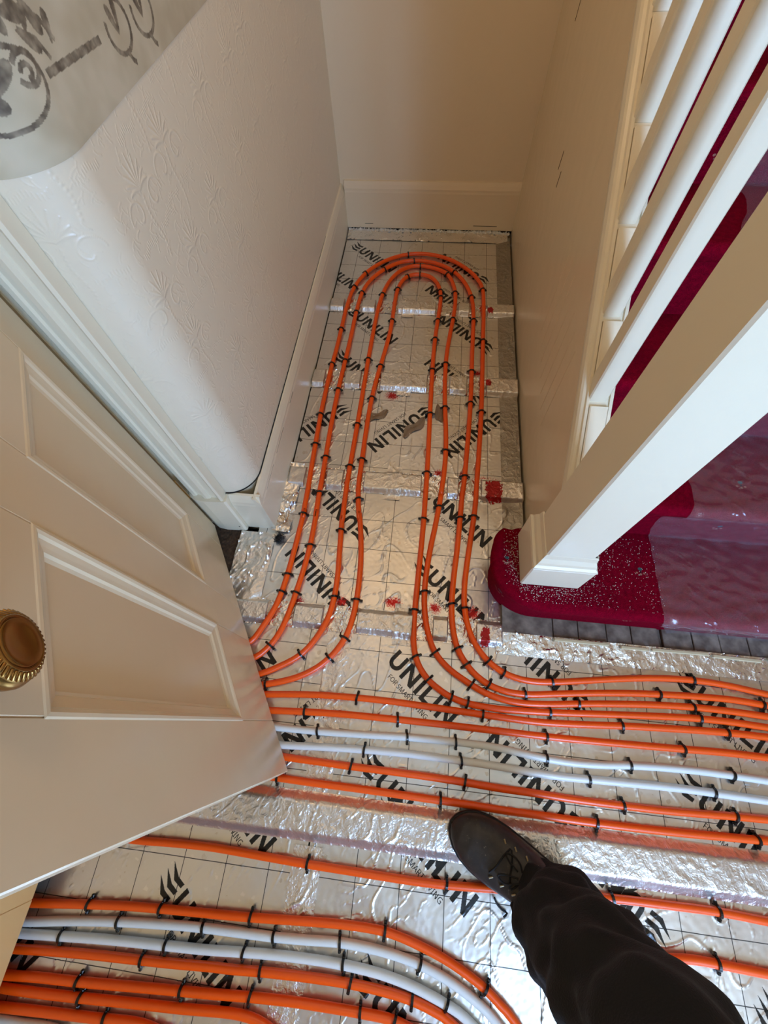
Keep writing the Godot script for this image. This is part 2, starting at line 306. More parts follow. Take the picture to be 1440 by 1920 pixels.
const JOIST_BLOCKS := [
	[[-0.440, -0.382], [-0.303, -0.246], [-0.149, 0.013], [0.107, 0.153], [0.229, 0.338]],
	[[-0.440, -0.394], [-0.315, -0.254], [-0.177, 0.001], [0.084, 0.150], [0.222, 0.338]],
	[[-0.440, -0.385], [-0.311, -0.255], [-0.184, 0.008], [0.093, 0.130], [0.204, 0.338]],
	[[-0.548, -0.409], [-0.329, -0.245], [-0.145, 0.001], [0.070, 0.112], [0.191, 0.262]],
]
# lettering on the foil: x, z of its start, direction in degrees
const PRINTS := [[-0.360, -1.986, 41, 0], [-0.526, -1.862, 41, 0], [-0.313, -1.527, 41, 0], [0.186, -1.811, -139, 0], [0.140, -1.580, -139, 0], [0.200, -1.392, -139, 0], [0.164, -1.137, -139, 0], [-0.328, -1.263, 41, 0], [-0.330, -0.990, 136, 0], [-0.019, -1.002, 136, 0], [0.245, -0.999, 136, 0], [-0.196, -0.544, -139, 0], [0.059, -0.669, 41, 0], [-0.216, -0.301, -139, 0], [0.057, -0.407, 41, 0], [-0.034, -0.162, 41, 2], [-0.126, -0.075, 136, 1], [-0.038, 0.124, 41, 0], [-0.529, 0.023, -44, 1], [0.437, -0.112, -139, 0], [0.396, 0.153, -139, 0], [0.721, 0.084, 41, 0], [0.764, -0.151, 41, 0], [-0.448, 0.148, 41, 0], [-0.465, 0.402, 41, 0], [0.020, 0.198, 41, 0], [-0.003, 0.500, 41, 0], [0.549, 0.313, -139, 0], [0.796, 0.459, 41, 0], [0.500, 0.304, 136, 0], [-0.917, 0.405, 41, 0]]
const RED_MARKS := [[0.249, -0.717, 0.035], [0.211, -0.741, 0.020], [0.222, -1.606, 0.018], [0.266, -1.568, 0.014], [-0.058, -1.555, 0.012], [0.063, -0.764, 0.014], [0.148, -0.767, 0.012], [-0.127, -1.094, 0.020], [-0.043, -0.310, 0.016], [-0.200, -0.298, 0.016], [-0.326, -0.286, 0.014], [0.073, -0.306, 0.014], [0.180, -0.301, 0.020], [0.203, -0.228, 0.020], [-0.059, -0.312, 0.012], [0.190, -1.230, 0.016], [0.161, -1.134, 0.014], [-0.399, -0.699, 0.014]]

# ------------------------------------------------------------------ the scene
func _ready() -> void:
	# camera: a wide phone lens held at chest height and tipped down
	var cam := Camera3D.new()
	cam.name = "camera"
	add_child(cam)
	cam.transform = Transform3D(Basis(CAM_RIGHT, CAM_UP, CAM_BACK), EYE)
	cam.fov = CAM_FOV
	cam.near = 0.02
	cam.far = 60.0
	cam.current = true
	# sky: bright overcast day outside the glazed front door
	var env := Environment.new()
	env.background_mode = Environment.BG_SKY
	var sm := ProceduralSkyMaterial.new()
	sm.sky_top_color = Color(0.78, 0.86, 1.0)
	sm.sky_horizon_color = Color(0.90, 0.94, 1.0)
	sm.ground_bottom_color = Color(0.42, 0.41, 0.38)
	sm.ground_horizon_color = Color(0.55, 0.55, 0.53)
	sm.sky_energy_multiplier = 1.0
	var sky := Sky.new()
	sky.sky_material = sm
	env.sky = sky
	env.background_energy_multiplier = 3.0
	env.tonemap_mode = Environment.TONE_MAPPER_LINEAR
	env.tonemap_exposure = 1.18
	env.sdfgi_enabled = true
	env.ssao_enabled = true
	env.ssil_enabled = true
	var we := WorldEnvironment.new()
	we.name = "world_environment"
	we.environment = env
	add_child(we)
	# daylight that the glazing of the front door lets in
	var day := AreaLight3D.new()
	day.name = "front_door_daylight"
	add_child(day)
	day.area_size = Vector2(0.50, 1.45)
	day.light_color = Color(0.61, 0.78, 1.0)
	day.light_energy = 6.0
	day.shadow_enabled = true
	day.area_range = 12.0
	day.transform = Transform3D(Basis(), Vector3(0.93, 1.26, 1.53))
	# warm globe lamp under the passage ceiling
	var bulb := OmniLight3D.new()
	bulb.name = "pendant_bulb_light"
	add_child(bulb)
	bulb.position = Vector3(-0.08, 2.16, -0.95)
	bulb.light_color = Color(1.0, 0.85, 0.66)
	bulb.light_energy = 0.205
	bulb.light_size = 0.14
	bulb.omni_range = 12.0
	bulb.omni_attenuation = 2.0
	bulb.shadow_enabled = true
	materials()
	shell()
	floor_build()
	trims()
	staircase()
	doors()
	pipe_runs()
	loose_bits()
	photographer()
	pendant(bulb.position)

func materials() -> void:
	var fine := noise_tex(3, 0.03, Color.BLACK, Color.WHITE, 256, 4)
	var crumple := _crumple_tex()
	M.fine = fine
	M.wall = bumpy(mat(Color(0.88, 0.80, 0.665), 0.55), fine, 0.05, 3.0)
	M.gloss = mat(Color(0.885, 0.80, 0.66), 0.25)
	M.gloss = bumpy(M.gloss, noise_tex(8, 0.012, Color.BLACK, Color.WHITE, 256, 2), 0.06, 3.0)
	M.white = bumpy(mat(Color(0.905, 0.85, 0.735), 0.3), fine, 0.02, 5.0)
	M.ceiling = mat(Color(0.90, 0.84, 0.72), 0.8)
	M.hall = mat(Color(0.85, 0.73, 0.56), 0.7)
	M.paper = mat(Color(0.905, 0.845, 0.735), 0.32)
	M.paper.heightmap_enabled = true
	M.paper.heightmap_texture = _emboss_tex()
	M.paper.heightmap_scale = 0.11
	M.paper.uv1_scale = Vector3(2.0, 2.0, 1.0)
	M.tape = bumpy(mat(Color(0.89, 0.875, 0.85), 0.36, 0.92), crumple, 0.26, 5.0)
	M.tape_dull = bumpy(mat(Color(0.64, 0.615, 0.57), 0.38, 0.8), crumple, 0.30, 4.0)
	M.foil_loose = bumpy(mat(Color(0.91, 0.91, 0.91), 0.24, 1.0), crumple, 0.38, 4.0)
	M.red = bumpy(mat(Color(0.64, 0.05, 0.055), 0.42, 0.3), crumple, 0.26, 5.0)
	M.orange = mat(Color(0.95, 0.335, 0.03), 0.33)
	M.pipe_white = bumpy(mat(Color(0.86, 0.855, 0.83), 0.35), fine, 0.02, 4.0)
	M.clip = mat(Color(0.035, 0.035, 0.038), 0.28)
	M.carpet = bumpy(mat(Color(1, 1, 1), 0.95), noise_tex(21, 0.28, Color.BLACK, Color.WHITE, 512, 3), 0.35, 3.0)
	M.carpet.albedo_texture = _carpet_tex()
	M.carpet.metallic_specular = 0.15
	M.film = mat(Color(0.82, 0.78, 0.84, 0.07), 0.13)
	M.film.transparency = BaseMaterial3D.TRANSPARENCY_ALPHA
	M.board = mat(Color(1, 1, 1), 0.85)
	M.board.albedo_texture = _wood_tex()
	M.board.uv1_triplanar = true
	M.board.uv1_world_triplanar = true
	M.board.uv1_scale = Vector3.ONE * 4.0
	M.splinter = mat(Color(0.80, 0.72, 0.56), 0.7)
	M.brown = bumpy(mat(Color(0.33, 0.24, 0.15), 0.95), fine, 0.4, 6.0)
	M.brown.albedo_texture = noise_tex(5, 0.06, Color(0.55, 0.5, 0.45), Color(1, 1, 1), 256, 4)
	M.dark = mat(Color(0.10, 0.085, 0.07), 0.95)
	M.fluff = bumpy(mat(Color(0.86, 0.85, 0.82), 0.95), fine, 0.6, 8.0)
	M.brass = mat(Color(0.62, 0.47, 0.26), 0.26, 1.0)
	M.trouser = bumpy(mat(Color(0.035, 0.03, 0.03), 0.9), noise_tex(9, 0.12, Color.BLACK, Color.WHITE, 256, 3), 0.08, 10.0)
	M.trouser.rim_enabled = true
	M.trouser.rim = 0.08
	M.leather = bumpy(mat(Color(1, 1, 1), 0.48), fine, 0.06, 8.0)
	M.leather.albedo_texture = _leather_tex()
	M.rubber = mat(Color(0.045, 0.043, 0.042), 0.75)
	M.lace = mat(Color(0.03, 0.028, 0.028), 0.8)
	M.eyelet = mat(Color(0.62, 0.56, 0.44), 0.4, 0.6)
	M.dust = mat(Color(0.86, 0.82, 0.76), 0.95)
	M.glass = mat(Color(0.9, 0.95, 1.0, 0.06), 0.02)
	M.glass.transparency = BaseMaterial3D.TRANSPARENCY_ALPHA
	M.scuff = mat(Color(0.30, 0.22, 0.12), 0.9)
	M.blind_door = mat(Color(0.90, 0.71, 0.46), 0.4)

func _crumple_tex() -> ImageTexture:
	var a := noise(31, 0.014, FastNoiseLite.TYPE_SIMPLEX_SMOOTH, 4)
	a.fractal_type = FastNoiseLite.FRACTAL_RIDGED
	a.fractal_gain = 0.55
	a.domain_warp_enabled = true
	a.domain_warp_amplitude = 26.0
	a.domain_warp_frequency = 0.02
	var im := a.get_seamless_image(256, 256)
	im.convert(Image.FORMAT_RGB8)
	return ImageTexture.create_from_image(im)

# relief of the embossed wallpaper: sprays of leaves, curls and little combed strokes; the tile is half a metre
func _emboss_tex() -> ImageTexture:
	var n := 512
	var f := PackedFloat32Array()
	f.resize(n * n)
	var rng := RandomNumberGenerator.new()
	rng.seed = 77
	var dab := func(x: float, y: float, r: float, h: float) -> void:
		var ri := ceili(r * 2.0)
		for j in range(-ri, ri + 1):
			for i in range(-ri, ri + 1):
				var px := floori(x) + i
				var py := floori(y) + j
				var dd := Vector2(px + 0.5 - x, py + 0.5 - y).length_squared() / (r * r)
				var at := posmod(py, n) * n + posmod(px, n)
				f[at] = maxf(f[at], h * exp(-dd))
	# short combed strokes everywhere between the sprays
	for k in 620:
		var c0 := Vector2(rng.randf() * n, rng.randf() * n)
		var an := rng.randf_range(-0.5, 0.5) + (PI / 2 if k % 3 else 0.3)
		for s in 7:
			var p0 := c0 + Vector2(cos(an + s * 0.07), sin(an + s * 0.07)) * s * 2.2
			dab.call(p0.x, p0.y, 1.3, rng.randf_range(0.25, 0.5))
	for motif in 11:
		var c := Vector2(float(motif % 3) * 170.0 + rng.randf_range(-30, 30) + (85.0 if (motif / 3) % 2 else 0.0), float(motif / 3) * 128.0 + rng.randf_range(-14, 14))
		# fan of leaf veins
		for k in 9:
			var a := -PI / 2 + (k - 4) * 0.27
			var len := 46.0 - absf(k - 4) * 4.0
			for s in 16:
				var t := s / 15.0
				var p := c + Vector2(cos(a + t * (k - 4) * 0.09), sin(a + t * (k - 4) * 0.09)) * len * t
				dab.call(p.x, p.y, 1.5 + 1.1 * sin(t * PI), 0.85)
		# curls to both sides
		for sd in [-1.0, 1.0]:
			for s in 44:
				var t := s / 43.0
				var a := t * 5.2
				var r := 26.0 * (1.0 - t * 0.75)
				var p := c + Vector2(sd * (34.0 + r * cos(a)), 22.0 - r * sin(a))
				dab.call(p.x, p.y, 1.9, 0.7)
			for s in 12:
				for w in 5:
					var p := c + Vector2(sd * (16.0 + s * 5.0), 58.0 + w * 1.6 + 4.0 * sin(s * 0.8))
					dab.call(p.x, p.y, 1.2, 0.5)
		# stalk of beads
		for s in 14:
			dab.call(c.x + 4.0 * sin(s * 0.5), c.y + 10.0 + s * 7.0, 2.6, 0.75)
	var im := Image.create(n, n, false, Image.FORMAT_RGB8)
	for y in n:
		for x in n:
			var v := f[y * n + x] * 0.8 + 0.1
			im.set_pixel(x, y, Color(v, v, v))
	return ImageTexture.create_from_image(im)

func _carpet_tex() -> ImageTexture:
	var n := 512
	var im := noise(12, 0.05, FastNoiseLite.TYPE_SIMPLEX_SMOOTH, 4).get_seamless_image(n, n)
	im.convert(Image.FORMAT_RGB8)
	for y in n:
		for x in n:
			im.set_pixel(x, y, Color(0.40, 0.0, 0.085).lerp(Color(0.52, 0.008, 0.12), im.get_pixel(x, y).r))
	# small woven sprig motif
	for m in [[120, 130], [375, 390]]:
		for q in [[0, 0, 9, Color(0.25, 0.36, 0.36)], [-14, 16, 5, Color(0.62, 0.42, 0.36)], [13, 17, 5, Color(0.62, 0.42, 0.36)], [0, 22, 5, Color(0.60, 0.45, 0.38)], [0, 12, 4, Color(0.12, 0.10, 0.12)], [-8, 26, 4, Color(0.55, 0.35, 0.32)]]:
			var p := PackedVector2Array()
			for k in 8: p.append(Vector2(m[0] + q[0] + q[2] * cos(k * TAU / 8), m[1] + q[1] + q[2] * 0.8 * sin(k * TAU / 8)))
			fill_poly(im, p, q[3])
	return ImageTexture.create_from_image(im)

func _wood_tex() -> ImageTexture:
	var im := noise(41, 0.02, FastNoiseLite.TYPE_SIMPLEX_SMOOTH, 4).get_seamless_image(256, 256)
	im.convert(Image.FORMAT_RGB8)
	for y in 256:
		for x in 256:
			im.set_pixel(x, y, Color(0.33, 0.275, 0.235).lerp(Color(0.56, 0.50, 0.44), im.get_pixel(x, y).r))
	return ImageTexture.create_from_image(im)

func _leather_tex() -> ImageTexture:
	var im := noise(51, 0.02, FastNoiseLite.TYPE_SIMPLEX_SMOOTH, 3).get_seamless_image(256, 256)
	im.convert(Image.FORMAT_RGB8)
	var rng := RandomNumberGenerator.new()
	rng.seed = 5
	for y in 256:
		for x in 256:
			im.set_pixel(x, y, Color(0.10, 0.088, 0.08).lerp(Color(0.21, 0.185, 0.165), im.get_pixel(x, y).r))
	for k in 46:
		var c := Vector2(rng.randf() * 256, rng.randf() * 256)
		var r := rng.randf_range(0.8, 3.2)
		var p := PackedVector2Array()
		for a in 6: p.append(c + Vector2(cos(a * TAU / 6), sin(a * TAU / 6)) * r * rng.randf_range(0.6, 1.3))
		fill_poly(im, p, Color(0.45, 0.42, 0.37).lerp(Color(0.20, 0.18, 0.16), rng.randf()))
	return ImageTexture.create_from_image(im)

# ------------------------------------------------------------------ room shell
const XR := 0.345        # spandrel under the stairs
const XL := -0.463       # face of the papered wall
const ZB := -2.155       # far end of the passage
const ZE := -0.53        # where the papered wall ends, at the doorway
const RC := 0.08         # rounding of that wall's corner
const TOP := 2.45

func _left_path() -> PackedVector2Array:
	var p := PackedVector2Array()
	for k in 33: p.append(Vector2(XL, lerpf(-2.25, ZE - RC, k / 32.0)))
	for k in range(1, 17):
		var a := k / 16.0 * PI / 2
		p.append(Vector2(XL - RC + RC * cos(a), ZE - RC + RC * sin(a)))
	p.append(Vector2(-0.66, ZE))
	return p

func _wall_strip(y0: float, y1: float, out: float, u_scale := 1.0, v0 := 0.0, v1 := 0.0) -> ArrayMesh:
	var path := _left_path()
	var pts := PackedVector3Array()
	var uvs := PackedVector2Array()
	for r in 2:
		var u := 0.0
		for i in path.size():
			if i > 0: u += path[i].distance_to(path[i - 1])
			var t := (path[mini(i + 1, path.size() - 1)] - path[maxi(i - 1, 0)]).normalized()
			var n := Vector2(t.y, -t.x)
			var q := path[i] + n * out
			pts.append(Vector3(q.x, y1 if r == 0 else y0, q.y))
			uvs.append(Vector2(u * u_scale, (-y1 if r == 0 else -y0) if v1 == v0 else (v0 if r == 0 else v1)))
	return grid_mesh(pts, 2, path.size(), false, uvs)

func shell() -> void:
	var w := base("wall_left")
	tag(w, "", "", "", "structure")
	mi("wallpaper", _wall_strip(-0.06, TOP, 0.0), M.paper, w)
	mi("wall_core", span(-0.66, -0.475, -0.06, TOP, -2.25, ZE - RC, 0.001), M.wall, w)
	mi("wall_core", span(-0.66, -0.55, -0.06, TOP, ZE - RC, ZE - 0.006, 0.001), M.wall, w)
	var bm := mat(Color(1, 1, 1), 0.7)
	bm.albedo_texture = _border_tex()
	bm.texture_repeat = false
	mi("wallpaper_border", _wall_strip(0.957, 1.213, 0.0012, 1.0 / 1.9, 0.0, 1.0), bm, w)
	# far wall of the passage
	w = base("wall_back"); tag(w, "", "", "", "structure")
	mi("plaster", span(-1.6, 1.34, -0.06, TOP, ZB - 0.12, ZB, 0.001), M.wall, w)
	# spandrel that closes the side of the stairs
	w = base("wall_spandrel"); tag(w, "", "", "", "structure")
	var zt := -0.40
	var y_at := func(z: float) -> float: return 0.44 + (-z - 0.62) * 0.81 - 0.012
	mi("panel", sweep(PackedVector2Array([Vector2(zt, -0.04), Vector2(zt, y_at.call(zt)), Vector2(ZB, y_at.call(ZB)), Vector2(ZB, -0.04)]), Vector3(XR, 0, 0), Vector3(XR + 0.028, 0, 0), Vector3(0, 0, 1), Vector3(0, 1, 0)), M.gloss, w)
	# cracked paint splits and brush runs on it
	for s in [[-1.54, 0.553, 0.05], [-1.50, 0.522, 0.045], [-1.86, 0.78, 0.06]]:
		mi("paint_split", boxm(Vector3(XR - 0.0003, s[1], s[0]), Vector3(0.001, s[2], 0.0032), 0.0002, Basis(Vector3.RIGHT, 0.15)), M.scuff, w)
	for k in 7:
		mi("paint_run", boxm(Vector3(XR - 0.0002, 0.34 + k * 0.012, -0.83 - k * 0.052), Vector3(0.0012, 0.28, 0.0022), 0.0004), M.gloss, w)
	w = base("wall_right"); tag(w, "", "", "", "structure")
	mi("plaster", span(1.22, 1.34, -0.06, TOP, ZB, 1.72, 0.001), M.hall, w)
	# front wall with the opening of the front door
	w = base("wall_front"); tag(w, "", "", "", "structure")
	mi("plaster", span(-1.6, 0.52, -0.06, TOP, 1.6, 1.72, 0.001), M.hall, w)
	mi("plaster", span(0.52, 1.22, 2.12, TOP, 1.6, 1.72, 0.001), M.hall, w)
	# side of the hall, with the second doorway in it, and the rooms beyond
	w = base("wall_side"); tag(w, "", "", "", "structure")
	mi("plaster", span(-0.92, -0.80, -0.06, TOP, 0.24, 0.32, 0.001), M.hall, w)
	mi("plaster", span(-0.92, -0.80, -0.06, TOP, 1.10, 1.6, 0.001), M.hall, w)
	mi("plaster", span(-0.92, -0.80, 2.02, TOP, 0.32, 1.10, 0.001), M.hall, w)
	mi("plaster", span(-1.6, -0.92, -0.06, TOP, 0.24, 0.32, 0.001), M.hall, w)
	mi("plaster", span(-1.72, -1.6, -0.06, TOP, ZB - 0.12, 1.72, 0.001), M.hall, w)
	mi("plaster", span(-1.6, -1.42, -0.06, TOP, ZE - 0.12, ZE, 0.001), M.hall, w)
	mi("plaster", span(-1.42, -0.66, 2.02, TOP, ZE - 0.12, ZE, 0.001), M.hall, w)
	var c := base("ceiling"); tag(c, "", "", "", "structure")
	mi("plaster", span(-1.72, 1.34, TOP, TOP + 0.1, ZB - 0.12, 1.72, 0.001), M.ceiling, c)

# stencilled scroll frieze of the border paper: 1.9 m by 0.256 m
func _border_tex() -> ImageTexture:
	var n := Vector2i(1900, 256)
	var im := Image.create(n.x, n.y, false, Image.FORMAT_RGB8)
	var ns := noise(61, 0.012, FastNoiseLite.TYPE_SIMPLEX_SMOOTH, 3)
	var ns2 := noise(62, 0.05, FastNoiseLite.TYPE_SIMPLEX_SMOOTH, 3)
	for y in n.y:
		for x in n.x:
			im.set_pixel(x, y, Color(0.73, 0.67, 0.55).lerp(Color(0.80, 0.745, 0.63), clampf(0.5 + ns.get_noise_2d(x, y), 0, 1)))
	var ink := Image.create(n.x, n.y, false, Image.FORMAT_L8)
	var wh := Color.WHITE
	# a point given by the wall's z and height
	var at := func(z: float, y: float) -> Vector2: return Vector2((z + 2.25) * 1000.0, (1.213 - y) * 1000.0)
	var ring := func(c: Vector2, rx: float, ry: float, a0: float, a1: float, wd: float) -> void:
		var p := []
		for k in 25:
			var a := lerpf(a0, a1, k / 24.0)
			p.append(c + Vector2(cos(a) * rx, sin(a) * ry))
		stroke(ink, p, wd, wh)
	var leaf := func(c: Vector2, ang: float, l: float, wd: float) -> void:
		var p := PackedVector2Array()
		for k in 16:
			var t := k / 16.0 * TAU
			p.append(c + Vector2(cos(t) * l, sin(t) * wd * (1.0 - 0.5 * cos(t))).rotated(ang))
		fill_poly(ink, p, wh)
	for rep in 4:
		var z0 := -0.551 - rep * 0.50
		# large roundel with a curl and a spray
		var c: Vector2 = at.call(z0, 1.026)
		ring.call(c, 62.0, 33.0, -0.2, 5.0, 5.0)
		ring.call(c + Vector2(-44, -8), 16.0, 13.0, 0.5, 5.6, 5.5)
		ring.call(c + Vector2(-42, -6), 7.0, 6.0, 1.5, 6.0, 5.0)
		leaf.call(c + Vector2(-6, -6), 0.5, 26, 7)
		leaf.call(c + Vector2(18, 4), -0.4, 24, 8)
		leaf.call(c + Vector2(-70, -22), -0.7, 17, 6)
		leaf.call(c + Vector2(-78, -36), 0.9, 12, 5)
		leaf.call(c + Vector2(-92, -36), -1.2, 18, 7)
		leaf.call(c + Vector2(-112, -22), 1.1, 14, 5)
		leaf.call(c + Vector2(-64, -44), -0.2, 18, 8)
		leaf.call(c + Vector2(-100, -58), -0.9, 16, 8)
		leaf.call(c + Vector2(-126, -48), 0.3, 14, 7)
		leaf.call(c + Vector2(-40, -52), -1.4, 20, 6)
		leaf.call(c + Vector2(-66, -78), 0.2, 22, 8)
		leaf.call(c + Vector2(-20, -66), 0.8, 22, 6)
		stroke(ink, [c + Vector2(-86, -42), c + Vector2(-104, -30), c + Vector2(-113, -12)], 5, wh)
		stroke(ink, [c + Vector2(-62, -32), c + Vector2(-82, -20), c + Vector2(-90, -3)], 5, wh)
		# tie bar
		stroke(ink, [at.call(z0 - 0.072, 1.021), at.call(z0 - 0.203, 1.013)], 8, wh)
		# two cartouches with drops
		for q in [[-0.262, 1.010], [-0.345, 1.006]]:
			var d: Vector2 = at.call(z0 + q[0], q[1])
			ring.call(d, 32.0, 25.0, -0.4, 4.4, 5.5)
			leaf.call(d + Vector2(-4, -12), 1.2, 18, 5)
			leaf.call(d + Vector2(9, -8), 1.9, 16, 5)
			stroke(ink, [d + Vector2(0, 24), d + Vector2(-6, 34), d + Vector2(-12, 38)], 6, wh)
	for y in n.y:
		for x in n.x:
			if ink.get_pixel(x, y).r > 0.5:
				var k := clampf(0.62 + 0.55 * ns2.get_noise_2d(x, y), 0.0, 0.9)
				im.set_pixel(x, y, im.get_pixel(x, y).lerp(Color(0.33, 0.28, 0.22), k))
	return ImageTexture.create_from_image(im)

# ------------------------------------------------------------------ floor of foil-faced boards between foil-taped joists
var nz_a := noise(101, 9.0)
var nz_b := noise(102, 19.0)
var nz_m := noise(103, 5.0)
var nz_f := noise(104, 60.0)

func foil_h(x: float, z: float, k: float) -> float:
	var m := clampf(0.55 + nz_m.get_noise_2d(x, z) * 1.3, 0.0, 1.0)
	var c1 := maxf(0.0, 1.0 - absf(nz_a.get_noise_2d(x * 1.3 + z * 0.5, z * 0.7 - x * 0.3)) / 0.075)
	var c2 := maxf(0.0, 1.0 - absf(nz_b.get_noise_2d(x - z * 0.4, z + x * 0.6)) / 0.09)
	var m2 := clampf(nz_m.get_noise_2d(x * 1.7 + 7.0, z * 1.7) * 2.2 + 0.45, 0.0, 1.0)
	return k * (0.0030 * c1 * c1 * m + 0.0021 * c2 * c2 * m2 + 0.00020 * nz_f.get_noise_2d(x, z) + 0.0009 * nz_m.get_noise_2d(x * 2.0, z * 2.0))

func foil_sheet(x0: float, x1: float, z0: float, z1: float, y: float, step: float, k := 1.0, rise = null) -> ArrayMesh:
	var nx := maxi(2, ceili((x1 - x0) / step)) + 1
	var nzz := maxi(2, ceili((z1 - z0) / step)) + 1
	var pts := PackedVector3Array()
	var uvs := PackedVector2Array()
	for j in nzz:
		for i in nx:
			var u := float(i) / (nx - 1)
			var v := float(j) / (nzz - 1)
			var x := lerpf(x0, x1, u)
			var z := lerpf(z0, z1, v)
			var h := foil_h(x, z, k) + y
			if rise != null: h += rise.call(u, v, x, z)
			pts.append(Vector3(x, h, z))
			uvs.append(Vector2(u, v))
	return grid_mesh(pts, nzz, nx, false, uvs, true)

func letters() -> Array:
	# UNILIN in heavy grotesque strokes, cap height 1, each letter a list of polygons; and the three-bladed mark before it
	var out := []
	var w := 0.205
	var bar := func(x: float) -> PackedVector2Array: return PackedVector2Array([Vector2(x, 0), Vector2(x + w, 0), Vector2(x + w, 1), Vector2(x, 1)])
	var x := 0.0
	var u := PackedVector2Array([Vector2(x, 1), Vector2(x, 0.38)])
	for k in range(1, 12): u.append(Vector2(x + 0.40 - 0.40 * cos(k / 12.0 * PI), 0.38 - 0.38 * sin(k / 12.0 * PI)))
	u.append_array([Vector2(x + 0.80, 0.38), Vector2(x + 0.80, 1), Vector2(x + 0.80 - w, 1), Vector2(x + 0.80 - w, 0.38)])
	for k in range(11, 0, -1): u.append(Vector2(x + 0.40 - 0.18 * cos(k / 12.0 * PI), 0.38 - 0.17 * sin(k / 12.0 * PI)))
	u.append_array([Vector2(x + w, 0.38), Vector2(x + w, 1)])
	out.append(u)
	x = 0.98
	for nn in 2:
		out.append(bar.call(x)); out.append(bar.call(x + 0.66))
		out.append(PackedVector2Array([Vector2(x, 1), Vector2(x + 0.24, 1), Vector2(x + 0.88, 0), Vector2(x + 0.64, 0)]))
		if nn == 0:
			x += 1.06
			out.append(bar.call(x)); x += 0.40
			out.append(bar.call(x)); out.append(PackedVector2Array([Vector2(x, 0), Vector2(x + 0.62, 0), Vector2(x + 0.62, 0.21), Vector2(x, 0.21)])); x += 0.72
			out.append(bar.call(x)); x += 0.40
	for k in 3:
		var b := -0.06 + k * 0.36
		out.append(PackedVector2Array([Vector2(-1.25, b + 0.40), Vector2(-0.66, b + 0.02), Vector2(-0.20, b + 0.10), Vector2(-0.20, b + 0.30), Vector2(-0.62, b + 0.24)]))
	return out

func small_print() -> Array:
	var tm := TextMesh.new()
	var ft := SystemFont.new()
	ft.font_names = PackedStringArray(["Droid Sans"])
	tm.font = ft
	tm.text = "FOR SMART LIVING"
	tm.font_size = 32
	tm.pixel_size = 0.01
	tm.depth = 0.0
	tm.horizontal_alignment = HORIZONTAL_ALIGNMENT_LEFT
	var a := tm.get_mesh_arrays()
	var v: PackedVector3Array = a[Mesh.ARRAY_VERTEX]
	var ix: PackedInt32Array = a[Mesh.ARRAY_INDEX] if a[Mesh.ARRAY_INDEX] != null else PackedInt32Array(range(v.size()))
	var lo := Vector2(INF, INF)
	var hi := -lo
	for p in v:
		lo = lo.min(Vector2(p.x, p.y)); hi = hi.max(Vector2(p.x, p.y))
	var out := []
	for k in range(0, ix.size(), 3):
		var t := PackedVector2Array()
		for e in 3: t.append((Vector2(v[ix[k + e]].x, v[ix[k + e]].y) - lo) / (hi.y - lo.y))
		out.append(t)
	return out

